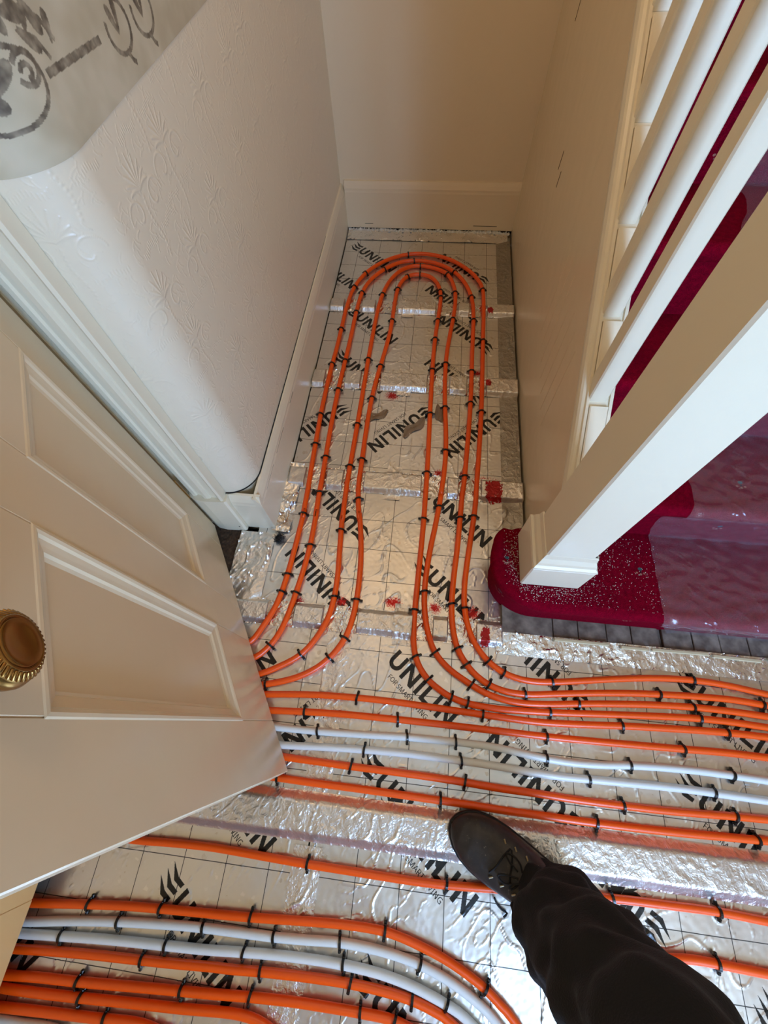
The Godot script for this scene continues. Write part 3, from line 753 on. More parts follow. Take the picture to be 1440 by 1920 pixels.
func board_texture(x0: float, x1: float, z0: float, z1: float, seed_: int, marks: Array, small: Array) -> ImageTexture:
	var dens := minf(1400.0, 2040.0 / (x1 - x0))
	var w := int((x1 - x0) * dens)
	var h := int((z1 - z0) * dens)
	var im := Image.create(w, h, false, Image.FORMAT_RGB8)
	im.fill(Color(0.885, 0.875, 0.855))
	var rng := RandomNumberGenerator.new()
	rng.seed = seed_
	# rub marks and grime on the foil
	for k in int((x1 - x0) * (z1 - z0) * 900.0):
		var c := Vector2(rng.randf() * w, rng.randf() * h)
		var r := rng.randf_range(1.0, 9.0)
		var p := PackedVector2Array()
		for a in 7: p.append(c + Vector2(cos(a * TAU / 7), sin(a * TAU / 7)) * r * rng.randf_range(0.4, 1.5))
		fill_poly(im, p, Color(0.885, 0.875, 0.855).lerp([Color(0.78, 0.74, 0.68), Color(0.97, 0.96, 0.95)][rng.randi() % 2], rng.randf_range(0.2, 0.7)))
	var ink := Color(0.05, 0.048, 0.045)
	# 100 mm grid
	var gx := -0.0735
	var g := Color(0.16, 0.15, 0.14)
	for k in range(-20, 21):
		var x := int((gx + k * 0.1 - x0) * dens)
		if x >= 0 and x < w: im.fill_rect(Rect2i(x, 0, 2, h), g)
		var z := int((-0.57 + k * 0.1 - z0) * dens)
		if z >= 0 and z < h: im.fill_rect(Rect2i(0, z, w, 2), g)
	for pr in PRINTS:
		var d := Vector2.from_angle(deg_to_rad(pr[2]))
		var up := Vector2(d.y, -d.x)
		var o := Vector2(pr[0], pr[1])
		if pr[3] == 1 and x1 > -0.1: continue
		if o.x < x0 - 0.35 or o.x > x1 + 0.35 or o.y < z0 - 0.3 or o.y > z1 + 0.3: continue
		var cap := 0.050
		for mk in marks.size():
			if pr[3] == 2 and mk >= marks.size() - 3: continue
			var poly: PackedVector2Array = marks[mk]
			var q := PackedVector2Array()
			for p in poly:
				var wp: Vector2 = o + d * p.x * cap + up * (p.y - 0.5) * cap
				q.append(Vector2((wp.x - x0) * dens, (wp.y - z0) * dens))
			fill_poly(im, q, ink)
		for poly in small:
			var q := PackedVector2Array()
			for p in poly:
				var wp: Vector2 = o + d * (0.03 + p.x * 0.0125) + up * (-0.049 + p.y * 0.0125)
				q.append(Vector2((wp.x - x0) * dens, (wp.y - z0) * dens))
			fill_poly(im, q, ink)
	# red marker spray, thinning out in specks
	var sn := noise(seed_ + 7, 0.11, FastNoiseLite.TYPE_SIMPLEX_SMOOTH, 3)
	for rm in RED_MARKS:
		var c := Vector2((rm[0] - x0) * dens, (rm[1] - z0) * dens)
		var rr: float = rm[2] * dens
		for y in range(maxi(0, int(c.y - rr * 1.6)), mini(h, int(c.y + rr * 1.6))):
			for x in range(maxi(0, int(c.x - rr * 1.9)), mini(w, int(c.x + rr * 1.9))):
				var q := Vector2((x - c.x) / 1.2, y - c.y).length() / rr
				var k := clampf(1.25 - q + 0.75 * sn.get_noise_2d(x, y), 0.0, 1.0)
				if k > 0.0 and rng.randf() < 0.35 + k * 0.8: im.set_pixel(x, y, im.get_pixel(x, y).lerp(Color(0.66, 0.045, 0.05), minf(0.9, k * 1.1)))
	return ImageTexture.create_from_image(im)

func floor_build() -> void:
	var fl := base("floor")
	tag(fl, "", "", "", "structure")
	mi("subfloor", span(-1.6, 1.22, -0.2, -0.06, ZB, 1.6, 0.001), M.dark, fl)
	var marks := letters()
	var small := small_print()
	var boards := [
		[-0.44, 0.275, -2.095, JOISTS[0][0] - 0.004], [-0.44, 0.275, JOISTS[0][1] + 0.004, JOISTS[1][0] - 0.004], [-0.44, 0.275, JOISTS[1][1] + 0.004, JOISTS[2][0] - 0.004],
		[-0.50, 0.275, JOISTS[2][1] + 0.004, JOISTS[3][0] - 0.004],
		[-0.95, -0.19, JOISTS[3][1] + 0.004, JOISTS[4][0] - 0.012], [-0.186, 1.215, JOISTS[3][1] + 0.004, JOISTS[4][0] - 0.012],
		[-0.95, -0.19, JOISTS[4][1] + 0.010, 0.98], [-0.186, 1.215, JOISTS[4][1] + 0.010, 0.98]]
	var n := 0
	for b in boards:
		n += 1
		var m := mat(Color(1, 1, 1), 0.30, 1.0)
		var tx := board_texture(b[0], b[1], b[2], b[3], 500 + n, marks, small)
		m.albedo_texture = tx
		m.metallic_texture = tx
		m.metallic_texture_channel = BaseMaterial3D.TEXTURE_CHANNEL_RED
		m.texture_repeat = false
		var far: bool = b[1] < -0.1
		mi("insulation_board", foil_sheet(b[0], b[1], b[2], b[3], 0.0, 0.0034 if far else 0.0028), m, fl)
		mi("board_core", span(b[0] + 0.001, b[1] - 0.001, -0.06, -0.004, b[2] + 0.001, b[3] - 0.001, 0.0005), M.splinter, fl)
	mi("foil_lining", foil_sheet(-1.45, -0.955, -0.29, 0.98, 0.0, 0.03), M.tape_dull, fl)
	# plain foil lining towards the front of the hall
	mi("foil_lining", foil_sheet(-1.45, 1.215, 0.985, 1.6, 0.0, 0.03), M.tape_dull, fl)
	# joists: foil over the top between the notches, the notches lined with crumpled tape
	for j in 4:
		var z0: float = JOISTS[j][0]
		var z1: float = JOISTS[j][1]
		mi("joist", span(-0.455 if j < 3 else -0.62, XR - 0.004 if j < 3 else 0.262, -0.06, -0.006, z0, z1, 0.001), M.dark, fl)
		var xa: float = -0.455 if j < 3 else -0.62
		mi("notch_lining", foil_sheet(maxf(xa, -0.54), 0.262, z0 - 0.012, z1 + 0.012, 0.0012, 0.004, 3.0), M.foil_loose, fl)
		for b in JOIST_BLOCKS[j]:
			mi("joist_top", _joist_top(b[0], b[1], z0, z1, 0.017), M.tape, fl)
		# red marker sprayed over the tape
		for rx in [[[0.238, -1.575, 0.012, 0.016]], [[0.228, -1.17, 0.010, 0.016]], [[0.243, -0.705, 0.027, 0.040]], [[0.214, -0.236, 0.012, 0.026]]][j]:
			mi("red_paint", _spray(rx[0], rx[1], rx[2], rx[3], z0, z1, 0.017), M.red, fl)
		# tape over the board joint at the middle
		var tx: float = [-0.105, -0.085, -0.085, -0.015][j]
		mi("foil_tape", foil_sheet(tx - 0.026, tx + 0.026, z0 - 0.035, z1 + 0.03, 0.0022, 0.004, 2.2, func(_u, _v, _x, z): return 0.0175 * clampf(minf(z - z0 + 0.012, z1 + 0.012 - z) / 0.012, 0.0, 1.0)), M.tape, fl)
	var a: float = JOISTS[4][0]
	var e: float = JOISTS[4][1]
	mi("joist", span(-1.45, 1.215, -0.06, 0.0, a, e, 0.001), M.dark, fl)
	mi("joist_top", _joist_top(-1.45, 1.215, a - 0.006, e + 0.003, 0.020, 0.02), M.tape, fl)
	# tape along the passage's sides and over the joint of the wide boards
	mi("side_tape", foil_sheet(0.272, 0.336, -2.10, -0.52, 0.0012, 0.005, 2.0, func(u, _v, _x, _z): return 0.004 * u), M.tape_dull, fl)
	mi("end_tape", foil_sheet(-0.44, 0.325, -2.118, -2.062, 0.002, 0.0035, 2.5, func(_u, v, _x, _z): return 0.010 * (1.0 - v)), M.foil_loose, fl)
	mi("joint_tape", foil_sheet(-0.222, -0.155, JOISTS[3][1] + 0.02, JOISTS[4][0] - 0.02, 0.0012, 0.004, 1.6), M.tape, fl)
	mi("joint_tape", foil_sheet(-0.222, -0.155, JOISTS[4][1] + 0.03, 0.98, 0.0012, 0.004, 1.6), M.tape, fl)
	# turned-up tape in front of the old boards by the stairs
	mi("step_tape", foil_sheet(0.245, 1.215, -0.254, -0.196, 0.0015, 0.0035, 2.6, func(_u, v, _x, _z): return 0.013 * (1.0 - v)), M.foil_loose, fl)
	# loose crumpled foil by the end of the skirting and at the threshold
	mi("crumpled_foil", foil_sheet(-0.553, -0.44, -0.495, -0.22, 0.003, 0.004, 5.0, func(u, v, x, z): return 0.006 * sin(x * 60.0 + z * 25.0) * sin(z * 38.0) * v + 0.004 * (1.0 - u)), M.tape, fl)
	mi("crumpled_foil", foil_sheet(-0.452, -0.398, -0.76, -0.50, 0.006, 0.0035, 7.0, func(u, _v, x, z): return 0.012 * absf(sin(z * 31.0 + x * 20.0)) * (1.0 - u) + 0.004 * sin(z * 70.0)), M.foil_loose, fl)
	# bare threshold in the doorway and the room behind it
	mi("threshold", span(-1.42, -0.555, -0.06, 0.001, -0.64, -0.29, 0.002), M.brown, fl)
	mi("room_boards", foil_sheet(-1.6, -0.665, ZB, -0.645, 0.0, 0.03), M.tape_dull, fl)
	mi("insulation_wool", foil_sheet(-0.44, 0.335, ZB + 0.012, -2.112, 0.006, 0.0035, 4.0, func(_u, _v, x, z): return 0.010 * absf(nz_b.get_noise_2d(x * 3.0, z * 3.0))), M.fluff, fl)
	# old floorboards left in front of the bottom step, each one a board
	var x := 0.262
	var k := 0
	var rng := RandomNumberGenerator.new()
	rng.seed = 4
	while x < 1.20:
		var w: float = [0.140, 0.068, 0.076, 0.066, 0.072, 0.010, 0.078, 0.070, 0.074, 0.066, 0.07, 0.07][k % 12]
		mi("floorboard", span(x, minf(x + w - 0.0022, 1.215), -0.03, 0.013 - (0.008 if w < 0.02 else 0.0) + rng.randf_range(-0.001, 0.001), -0.36, -0.252 + rng.randf_range(-0.003, 0.003), 0.0012), M.board, fl)
		x += w
		k += 1

func joist_y(x: float, z: float, z0: float, z1: float, h: float, skirt: float) -> float:
	# height of tape folded over a joist: rises, lies flat, falls
	var e := minf(z - z0, z1 - z)
	var t := clampf((e + skirt) / (skirt + 0.004), 0.0, 1.0)
	return h * (t * t * (3.0 - 2.0 * t)) + 0.001 + foil_h(x, z, 1.3) * 0.8

func _joist_top(x0: float, x1: float, z0: float, z1: float, h: float, skirt := 0.010) -> ArrayMesh:
	var nz := maxi(10, int((z1 - z0 + 2.0 * skirt) / 0.0032))
	var nx := maxi(3, int((x1 - x0) / 0.0034))
	var pts := PackedVector3Array()
	for r in nz + 1:
		var z := lerpf(z0 - skirt, z1 + skirt, float(r) / nz)
		for i in nx + 3:
			var x := lerpf(x0, x1, clampf(float(i - 1) / nx, 0.0, 1.0))
			var y := joist_y(x, z, z0, z1, h, skirt)
			if i == 0 or i == nx + 2: y = -0.004
			pts.append(Vector3(x, y, z))
	return grid_mesh(pts, nz + 1, nx + 3, false, PackedVector2Array(), true)

# a ragged coat of marker spray lying on a joist's tape
func _spray(cx: float, cz: float, rx: float, rz: float, z0: float, z1: float, h: float) -> ArrayMesh:
	var st := new_st(true)
	var sn := noise(211, 90.0, FastNoiseLite.TYPE_SIMPLEX_SMOOTH, 3)
	var q := 0.0018
	var n := int(maxf(rx, rz) * 1.5 / q)
	for j in range(-n, n):
		for i in range(-n, n):
			var x := cx + i * q
			var z := cz + j * q
			var d := pow(absf(i * q / rx), 3.0) + pow(absf(j * q / rz), 3.0)
			if d - 1.0 + 0.9 * sn.get_noise_2d(x, z) > 0.0: continue
			var c := []
			for e in [[0, 0], [1, 0], [1, 1], [0, 1]]:
				var xx: float = x + e[0] * q
				var zz: float = z + e[1] * q
				c.append(Vector3(xx, joist_y(xx, zz, z0, z1, h, 0.010) + 0.0006, zz))
			quad(st, c[0], c[1], c[2], c[3], Vector3.UP)
	return done(st)

# ------------------------------------------------------------------ skirtings and architrave
func trims() -> void:
	var sk := PackedVector2Array([Vector2(0, 0), Vector2(0.018, 0), Vector2(0.018, 0.150), Vector2(0.0165, 0.158), Vector2(0.0165, 0.166), Vector2(0.012, 0.180), Vector2(0.007, 0.192), Vector2(0.0, 0.193)])
	var b := base("baseboard_left"); tag(b, "", "", "", "structure")
	mi("board", sweep(sk, Vector3(XL, 0.0, ZB), Vector3(XL + 0.001, 0.0, -0.512), Vector3(1, 0, 0), Vector3(0, 1, 0)), M.white, b)
	mi("return_board", sweep(sk, Vector3(-0.535, 0.0, -0.530), Vector3(XL + 0.0185, 0.0, -0.530), Vector3(0, 0, 1), Vector3(0, 1, 0)), M.white, b)
	# open crack between wall and board: filler that has come away
	var crack := PackedVector3Array()
	var cu := PackedVector3Array()
	for k in 40:
		var t := k / 39.0
		crack.append(Vector3(XL + 0.0005, 0.1925, lerpf(-1.75, -0.62, t)))
	for k in 13:
		var a := k / 12.0 * PI / 2
		crack.append(Vector3(XL - RC + (RC + 0.0005) * cos(a), 0.1925, ZE - RC + (RC + 0.0005) * sin(a)))
	var pts := PackedVector3Array()
	for r in 2:
		for i in crack.size():
			var w := (0.0008 + 0.0042 * i / crack.size()) * r
			var o := Vector3(1, 0, 0) if i < 40 else Vector3(crack[i].x - XL + RC, 0, crack[i].z - ZE + RC).normalized()
			pts.append(crack[i] + o * w + Vector3(0, 0.0012, 0))
	mi("open_crack", grid_mesh(pts, 2, crack.size()), M.dark, b)
	for q in [[-0.66, -0.57], [-0.80, -0.70], [-0.95, -0.90]]:
		mi("paint_split", span(XL + 0.0172, XL + 0.0186, 0.1505, 0.153, q[0], q[1], 0.0003), M.dark, b)
	b = base("baseboard_back"); tag(b, "", "", "", "structure")
	mi("board", sweep(sk, Vector3(XL + 0.018, 0.016, ZB), Vector3(XR, 0.016, ZB), Vector3(0, 0, 1), Vector3(0, 1, 0)), M.wall, b)
	mi("paint_split", span(0.16, 0.27, 0.034, 0.0365, ZB + 0.0178, ZB + 0.0184, 0.0002), M.dark, b)
	mi("paint_split", span(-0.36, -0.32, 0.034, 0.036, ZB + 0.0178, ZB + 0.0184, 0.0002), M.dark, b)
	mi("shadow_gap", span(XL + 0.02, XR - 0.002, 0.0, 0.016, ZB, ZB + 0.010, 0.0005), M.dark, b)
	b = base("trim_1"); tag(b, "", "", "", "structure")
	var ar := PackedVector2Array([Vector2(-0.543, -0.529), Vector2(-0.543, -0.503), Vector2(-0.549, -0.500), Vector2(-0.555, -0.503), Vector2(-0.557, -0.511), Vector2(-0.580, -0.511), Vector2(-0.582, -0.507), Vector2(-0.590, -0.5045), Vector2(-0.600, -0.505), Vector2(-0.605, -0.511), Vector2(-0.613, -0.516), Vector2(-0.622, -0.516), Vector2(-0.625, -0.512), Vector2(-0.634, -0.511), Vector2(-0.640, -0.515), Vector2(-0.642, -0.529)])
	mi("architrave", sweep(ar, Vector3(0, 0.185, 0), Vector3(0, 2.1, 0), Vector3(1, 0, 0), Vector3(0, 0, 1)), M.white, b)
	var pl := PackedVector2Array([Vector2(-0.536, -0.529), Vector2(-0.536, -0.502), Vector2(-0.541, -0.497), Vector2(-0.600, -0.495), Vector2(-0.628, -0.499), Vector2(-0.645, -0.509), Vector2(-0.652, -0.529)])
	mi("plinth_block", sweep(pl, Vector3(0, 0.0, 0), Vector3(0, 0.192, 0), Vector3(1, 0, 0), Vector3(0, 0, 1)), M.white, b)
	mi("nail_hole", boxm(Vector3(-0.552, 0.03, -0.4965), Vector3(0.004, 0.005, 0.001), 0.0003), M.dark, b)
	mi("door_lining", span(-0.675, -0.652, 0.0, 2.02, ZE - 0.12, -0.515, 0.002), M.white, b)
	mi("door_lining", span(-1.425, -1.40, 0.0, 2.02, ZE - 0.12, -0.515, 0.002), M.white, b)

# ------------------------------------------------------------------ stairs
const RISE := 0.17
const GOING := 0.21
const NOSE := -0.282

func _step_profile(k: int, off: float) -> PackedVector2Array:
	# riser and tread of step k (1 is the bottom one) as a line in z, y, from the riser's foot to the tread's back
	var zn := NOSE - GOING * (k - 1)
	var y0 := RISE * (k - 1)
	var y1 := RISE * k
	var p := PackedVector2Array()
	p.append(Vector2(zn - 0.022 + off, y0 + off * 0.5))
	p.append(Vector2(zn - 0.022 + off, y1 - 0.045))
	p.append(Vector2(zn - 0.006 + off, y1 - 0.032))
	for a in 7:
		var t := a / 6.0 * PI / 2
		p.append(Vector2(zn - 0.018 + (0.018 + off) * cos(t), y1 - 0.018 + (0.018 + off) * sin(t)))
	for q in 5: p.append(Vector2(lerpf(zn - 0.03, zn - GOING - 0.02, q / 4.0), y1 + off))
	return p

func _strip_x(p: PackedVector2Array, xa: Callable, x1: float, nx: int, wave: Callable) -> ArrayMesh:
	var pts := PackedVector3Array()
	var uvs := PackedVector2Array()
	var v := 0.0
	for i in p.size():
		if i > 0: v += p[i].distance_to(p[i - 1])
		for k in nx + 1:
			var x := lerpf(xa.call(i, v), x1, float(k) / nx)
			var q := p[i]
			var nn := (p[mini(i + 1, p.size() - 1)] - p[maxi(i - 1, 0)]).normalized()
			var h: float = wave.call(x, v)
			pts.append(Vector3(x, q.y + nn.x * -h, q.x + nn.y * h))
			uvs.append(Vector2(x * 3.0, v * 3.0))
	return grid_mesh(pts, p.size(), nx + 1, false, uvs)

func _densify(p: PackedVector2Array, step: float) -> PackedVector2Array:
	var out := PackedVector2Array()
	for i in p.size() - 1:
		var n := maxi(1, ceili(p[i].distance_to(p[i + 1]) / step))
		for k in n: out.append(p[i].lerp(p[i + 1], float(k) / n))
	out.append(p[p.size() - 1])
	return out

func staircase() -> void:
	var s := base("staircase", Vector3.ZERO)
	tag(s, "painted wooden staircase with square newel post and slim balusters, carpeted in crimson", "staircase")
	var flat := func(_x, _v): return 0.0
	# wooden steps under the carpet
	for k in range(2, 10):
		var zn := NOSE - GOING * (k - 1)
		if zn - GOING < ZB: break
		mi("step", span(0.376, 1.218, RISE * (k - 1) - 0.02, RISE * k - 0.008, zn - GOING - 0.03, zn - 0.03, 0.002), M.splinter, s)
	mi("step", span(0.376, 1.218, 0.0, RISE - 0.008, NOSE - GOING - 0.03, NOSE - 0.03, 0.002), M.splinter, s)
	# string capping that carries the balusters
	var sl := Vector3(0, 0.81, -1).normalized()
	var up := Vector3(0, 1, 0.81).normalized()
	var y_at := func(z: float) -> float: return 0.44 + (-z - 0.62) * 0.81
	var p0 := Vector3(0, y_at.call(-0.44), -0.44)
	var p1 := Vector3(0, y_at.call(ZB + 0.01), ZB + 0.01)
	var cap := PackedVector2Array([Vector2(0.333, -0.008), Vector2(0.335, 0.004), Vector2(0.339, 0.009), Vector2(0.345, 0.011), Vector2(0.347, 0.016), Vector2(0.353, 0.017), Vector2(0.354, 0.012), Vector2(0.394, 0.012), Vector2(0.395, 0.017), Vector2(0.402, 0.016), Vector2(0.408, 0.0), Vector2(0.408, -0.03), Vector2(0.373, -0.032), Vector2(0.345, -0.034), Vector2(0.339, -0.030), Vector2(0.339, -0.022), Vector2(0.334, -0.018)])
	mi("string_cap", sweep(cap, p0, p1, Vector3(1, 0, 0), up), M.white, s)
	mi("string_board", sweep(PackedVector2Array([Vector2(-0.44, 0.0), Vector2(-0.44, y_at.call(-0.44) - 0.03), Vector2(ZB + 0.01, y_at.call(ZB) - 0.03), Vector2(ZB + 0.01, 0.9), Vector2(-0.9, 0.0)]), Vector3(XR + 0.029, 0, 0), Vector3(0.405, 0, 0), Vector3(0, 0, 1), Vector3(0, 1, 0)), M.white, s)
	# newel: plinth, moulding, shaft
	var nw := mi("newel_post", _newel_shaft(), M.white, s)
	mi("plinth", boxm(Vector3(0.346, (RISE + 0.285) / 2 + 0.001, -0.4145), Vector3(0.144, 0.285 - RISE, 0.139), 0.003), M.white, nw)
	mi("plinth_moulding", _frustum(Vector2(0.346, -0.4145), [[0.072, 0.0695, 0.285], [0.071, 0.0685, 0.291], [0.066, 0.0635, 0.296], [0.064, 0.0615, 0.306], [0.0585, 0.056, 0.320], [0.0565, 0.0545, 0.336], [0.0525, 0.0525, 0.340]]), M.white, nw)
	# balusters, square with eased edges, from the capping to the handrail
	var i := 0
	while true:
		var z := -0.683 - 0.1335 * i
		if z < ZB + 0.05: break
		var yb: float = y_at.call(z) + 0.004
		var bl := mi("baluster", boxm(Vector3(0.370, yb + 0.425, z), Vector3(0.039, 0.86, 0.037), 0.003), M.white, s)
		i += 1
	for k in i + 1:
		# fillet of wood filling the groove between two balusters
		var za := -0.47 if k == 0 else -0.683 - 0.1335 * (k - 1) - 0.0182
		var zb := maxf(-0.683 - 0.1335 * k + 0.0182, ZB + 0.012)
		if za - zb < 0.02: continue
		mi("groove_fillet", sweep(PackedVector2Array([Vector2(0.3545, 0.0115), Vector2(0.3545, 0.0185), Vector2(0.357, 0.0205), Vector2(0.391, 0.0205), Vector2(0.3935, 0.0185), Vector2(0.3935, 0.0115)]), Vector3(0, y_at.call(za), za), Vector3(0, y_at.call(zb), zb), Vector3(1, 0, 0), up), M.white, s)
	var hr := PackedVector2Array()
	for k in 14:
		var a := k / 14.0 * TAU
		hr.append(Vector2(0.370 + 0.034 * cos(a), 0.028 * sin(a)))
	mi("handrail", sweep(hr, Vector3(0, y_at.call(-0.45) + 0.86, -0.45), Vector3(0, y_at.call(ZB + 0.01) + 0.86, ZB + 0.01), Vector3(1, 0, 0), up), M.white, s)
	# carpet: one length over each step, the rounded end of the bottom step in front
	var c := base("stair_carpet")
	tag(c, "crimson fitted carpet with small sprig motifs covering the stairs and round bottom step", "carpet")
	mi("bottom_step_cover", _bullnose(0.0, false), M.carpet, c)
	mi("bottom_tread_cover", _bullnose(0.0, true), M.carpet, c)
	for k in range(2, 10):
		if NOSE - GOING * k < ZB: break
		mi("step_cover", _strip_x(_step_profile(k, 0.002), func(_i, _v): return 0.409, 1.219, 2, flat), M.carpet, c)
	# clear protective film over the right-hand part of each step
	var fm := base("carpet_film")
	tag(fm, "clear wrinkled plastic film stuck over the crimson stair carpet beyond the newel", "plastic film")
	var fn := noise(71, 18.0)
	var fr := noise(72, 7.0)
	var wave := func(x, v):
		var cr := maxf(0.0, 1.0 - absf(fr.get_noise_2d(x * 1.2 + v, v * 1.6)) / 0.05)
		return 0.0026 + 0.0030 * fn.get_noise_2d(x, v * 1.6) + 0.0065 * cr * cr * clampf(0.3 + fn.get_noise_2d(x * 0.2, v * 0.2 + 9.0), 0, 1)
	for k in range(1, 10):
		if NOSE - GOING * k < ZB: break
		var pr := _densify(_step_profile(k, 0.004), 0.004 if k < 4 else 0.012)
		var kk := k
		mi("film_sheet", _strip_x(pr, func(_i, v): return (0.612 + 0.10 * clampf(1.0 - v / 0.15, 0, 1)) if kk == 1 else 0.60 + 0.035 * clampf((v - 0.14) / 0.14, 0, 1) + 0.012 * sin(v * 30.0 + kk), 1.216, 180 if k < 4 else 60, wave), M.film, fm)

func _newel_shaft() -> ArrayMesh:
	return boxm(Vector3(0.3425, (0.335 + 1.36) / 2, -0.4115), Vector3(0.103, 1.36 - 0.335, 0.103), 0.0035)

func _frustum(c: Vector2, rings: Array) -> ArrayMesh:
	var st := new_st()
	for i in rings.size() - 1:
		var a: Array = rings[i]
		var b: Array = rings[i + 1]
		var q := [[-1, -1], [1, -1], [1, 1], [-1, 1]]
		for k in 4:
			var s0: Array = q[k]
			var s1: Array = q[(k + 1) % 4]
			quad(st, Vector3(c.x + s0[0] * a[0], a[2], c.y + s0[1] * a[1]), Vector3(c.x + s1[0] * a[0], a[2], c.y + s1[1] * a[1]), Vector3(c.x + s1[0] * b[0], b[2], c.y + s1[1] * b[1]), Vector3(c.x + s0[0] * b[0], b[2], c.y + s0[1] * b[1]), Vector3(s0[0] + s1[0], 0.3, s0[1] + s1[1]))
	return done(st)

func _bullnose(off: float, tread: bool) -> ArrayMesh:
	# bottom step in plan, with its round end in front of and beside the newel
	var o := PackedVector2Array()
	o.append(Vector2(1.219, NOSE - 0.022))
	for k in 24: o.append(Vector2(lerpf(1.2, 0.345, k / 23.0), NOSE - 0.022))
	for k in range(1, 13):
		var a := k / 12.0 * PI / 2
		o.append(Vector2(0.345 - 0.120 * sin(a), NOSE - 0.122 + 0.10 * cos(a)))
	for k in range(1, 9):
		var a := k / 8.0
		o.append(Vector2(0.225 + 0.008 * a * a, lerpf(NOSE - 0.122, -0.455, a)))
	for k in range(1, 9):
		var a := k / 8.0 * PI / 2
		o.append(Vector2(0.233 + 0.06 * (1.0 - cos(a)), -0.455 - 0.045 * sin(a)))
	o.append(Vector2(0.3449, -0.505))
	var n := o.size()
	var rings := [[0.0, 0.0], [0.0, RISE - 0.05], [0.012, RISE - 0.036], [0.020, RISE - 0.026], [0.0215, RISE - 0.016], [0.018, RISE - 0.006], [0.010, RISE - 0.0008], [0.0, RISE + 0.0012]]
	var pts := PackedVector3Array()
	var uvs := PackedVector2Array()
	for r in rings:
		for i in n:
			var t := (o[mini(i + 1, n - 1)] - o[maxi(i - 1, 0)]).normalized()
			var nn := Vector2(-t.y, t.x) if false else Vector2(t.y, -t.x)
			if nn.dot(o[i] - Vector2(0.6, -0.6)) < 0.0: nn = -nn
			if i > n - 6: nn = Vector2(0, -0.3)
			var q: Vector2 = o[i] + nn * (r[0] + off)
			pts.append(Vector3(q.x, r[1], q.y))
	var m := grid_mesh(pts, rings.size(), n, false)
	if not tread: return m
	# the flat of the tread
	var st := new_st(true)
	var top := PackedVector2Array()
	for i in n: top.append(Vector2(pts[7 * n + i].x, pts[7 * n + i].z))
	top.append(Vector2(0.376, -0.505)); top.append(Vector2(0.376, -0.60)); top.append(Vector2(1.219, -0.60))
	var mid := Vector3(0.7, RISE + 0.0012, -0.46)
	for k in top.size():
		var a := top[k]
		var b := top[(k + 1) % top.size()]
		tri(st, mid, Vector3(a.x, RISE + 0.0012, a.y), Vector3(b.x, RISE + 0.0012, b.y), Vector3.UP)
	return done(st)

# ------------------------------------------------------------------ doors
func panelled_leaf(d: Node3D, width: float, y0: float, y1: float, cols: Array, rows: Array, m: Material) -> void:
	var th := 0.036
	# stiles between and beside the panels, rails across
	var xs := [0.0]
	for c in cols: xs.append_array(c)
	xs.append(width)
	for k in range(0, xs.size(), 2):
		mi("stile", span(xs[k], xs[k + 1], y0, y1, 0.0, th, 0.0015), m, d)
	var ys := [y0]
	for r in rows: ys.append_array(r)
	ys.append(y1)
	for c in cols:
		for k in range(0, ys.size(), 2):
			mi("rail", span(c[0], c[1], ys[k], ys[k + 1], 0.0, th, 0.0012), m, d)
		for r in rows:
			mi("panel", span(c[0] - 0.004, c[1] + 0.004, r[0] - 0.004, r[1] + 0.004, 0.012, th - 0.012, 0.001), m, d)
			for side in 2:
				mi("panel_moulding", _panel_ring(c[0], c[1], r[0], r[1], th if side else 0.0, -1.0 if side else 1.0), m, d)

func _panel_ring(x0: float, x1: float, y0: float, y1: float, z: float, sg: float) -> ArrayMesh:
	var st := new_st()
	var prof := [[-0.002, 0.0], [0.0, -0.0012], [0.004, -0.0016], [0.008, 0.0], [0.011, 0.0030], [0.018, 0.0052], [0.024, 0.0066], [0.027, 0.0098], [0.032, 0.0122]]
	for i in prof.size() - 1:
		var a: Array = prof[i]
		var b: Array = prof[i + 1]
		var ra := [Vector3(x0 + a[0], y0 + a[0], z + sg * a[1]), Vector3(x1 - a[0], y0 + a[0], z + sg * a[1]), Vector3(x1 - a[0], y1 - a[0], z + sg * a[1]), Vector3(x0 + a[0], y1 - a[0], z + sg * a[1])]
		var rb := [Vector3(x0 + b[0], y0 + b[0], z + sg * b[1]), Vector3(x1 - b[0], y0 + b[0], z + sg * b[1]), Vector3(x1 - b[0], y1 - b[0], z + sg * b[1]), Vector3(x0 + b[0], y1 - b[0], z + sg * b[1])]
		for k in 4:
			quad(st, ra[k], ra[(k + 1) % 4], rb[(k + 1) % 4], rb[k], Vector3(0, 0, -sg))
	return done(st)

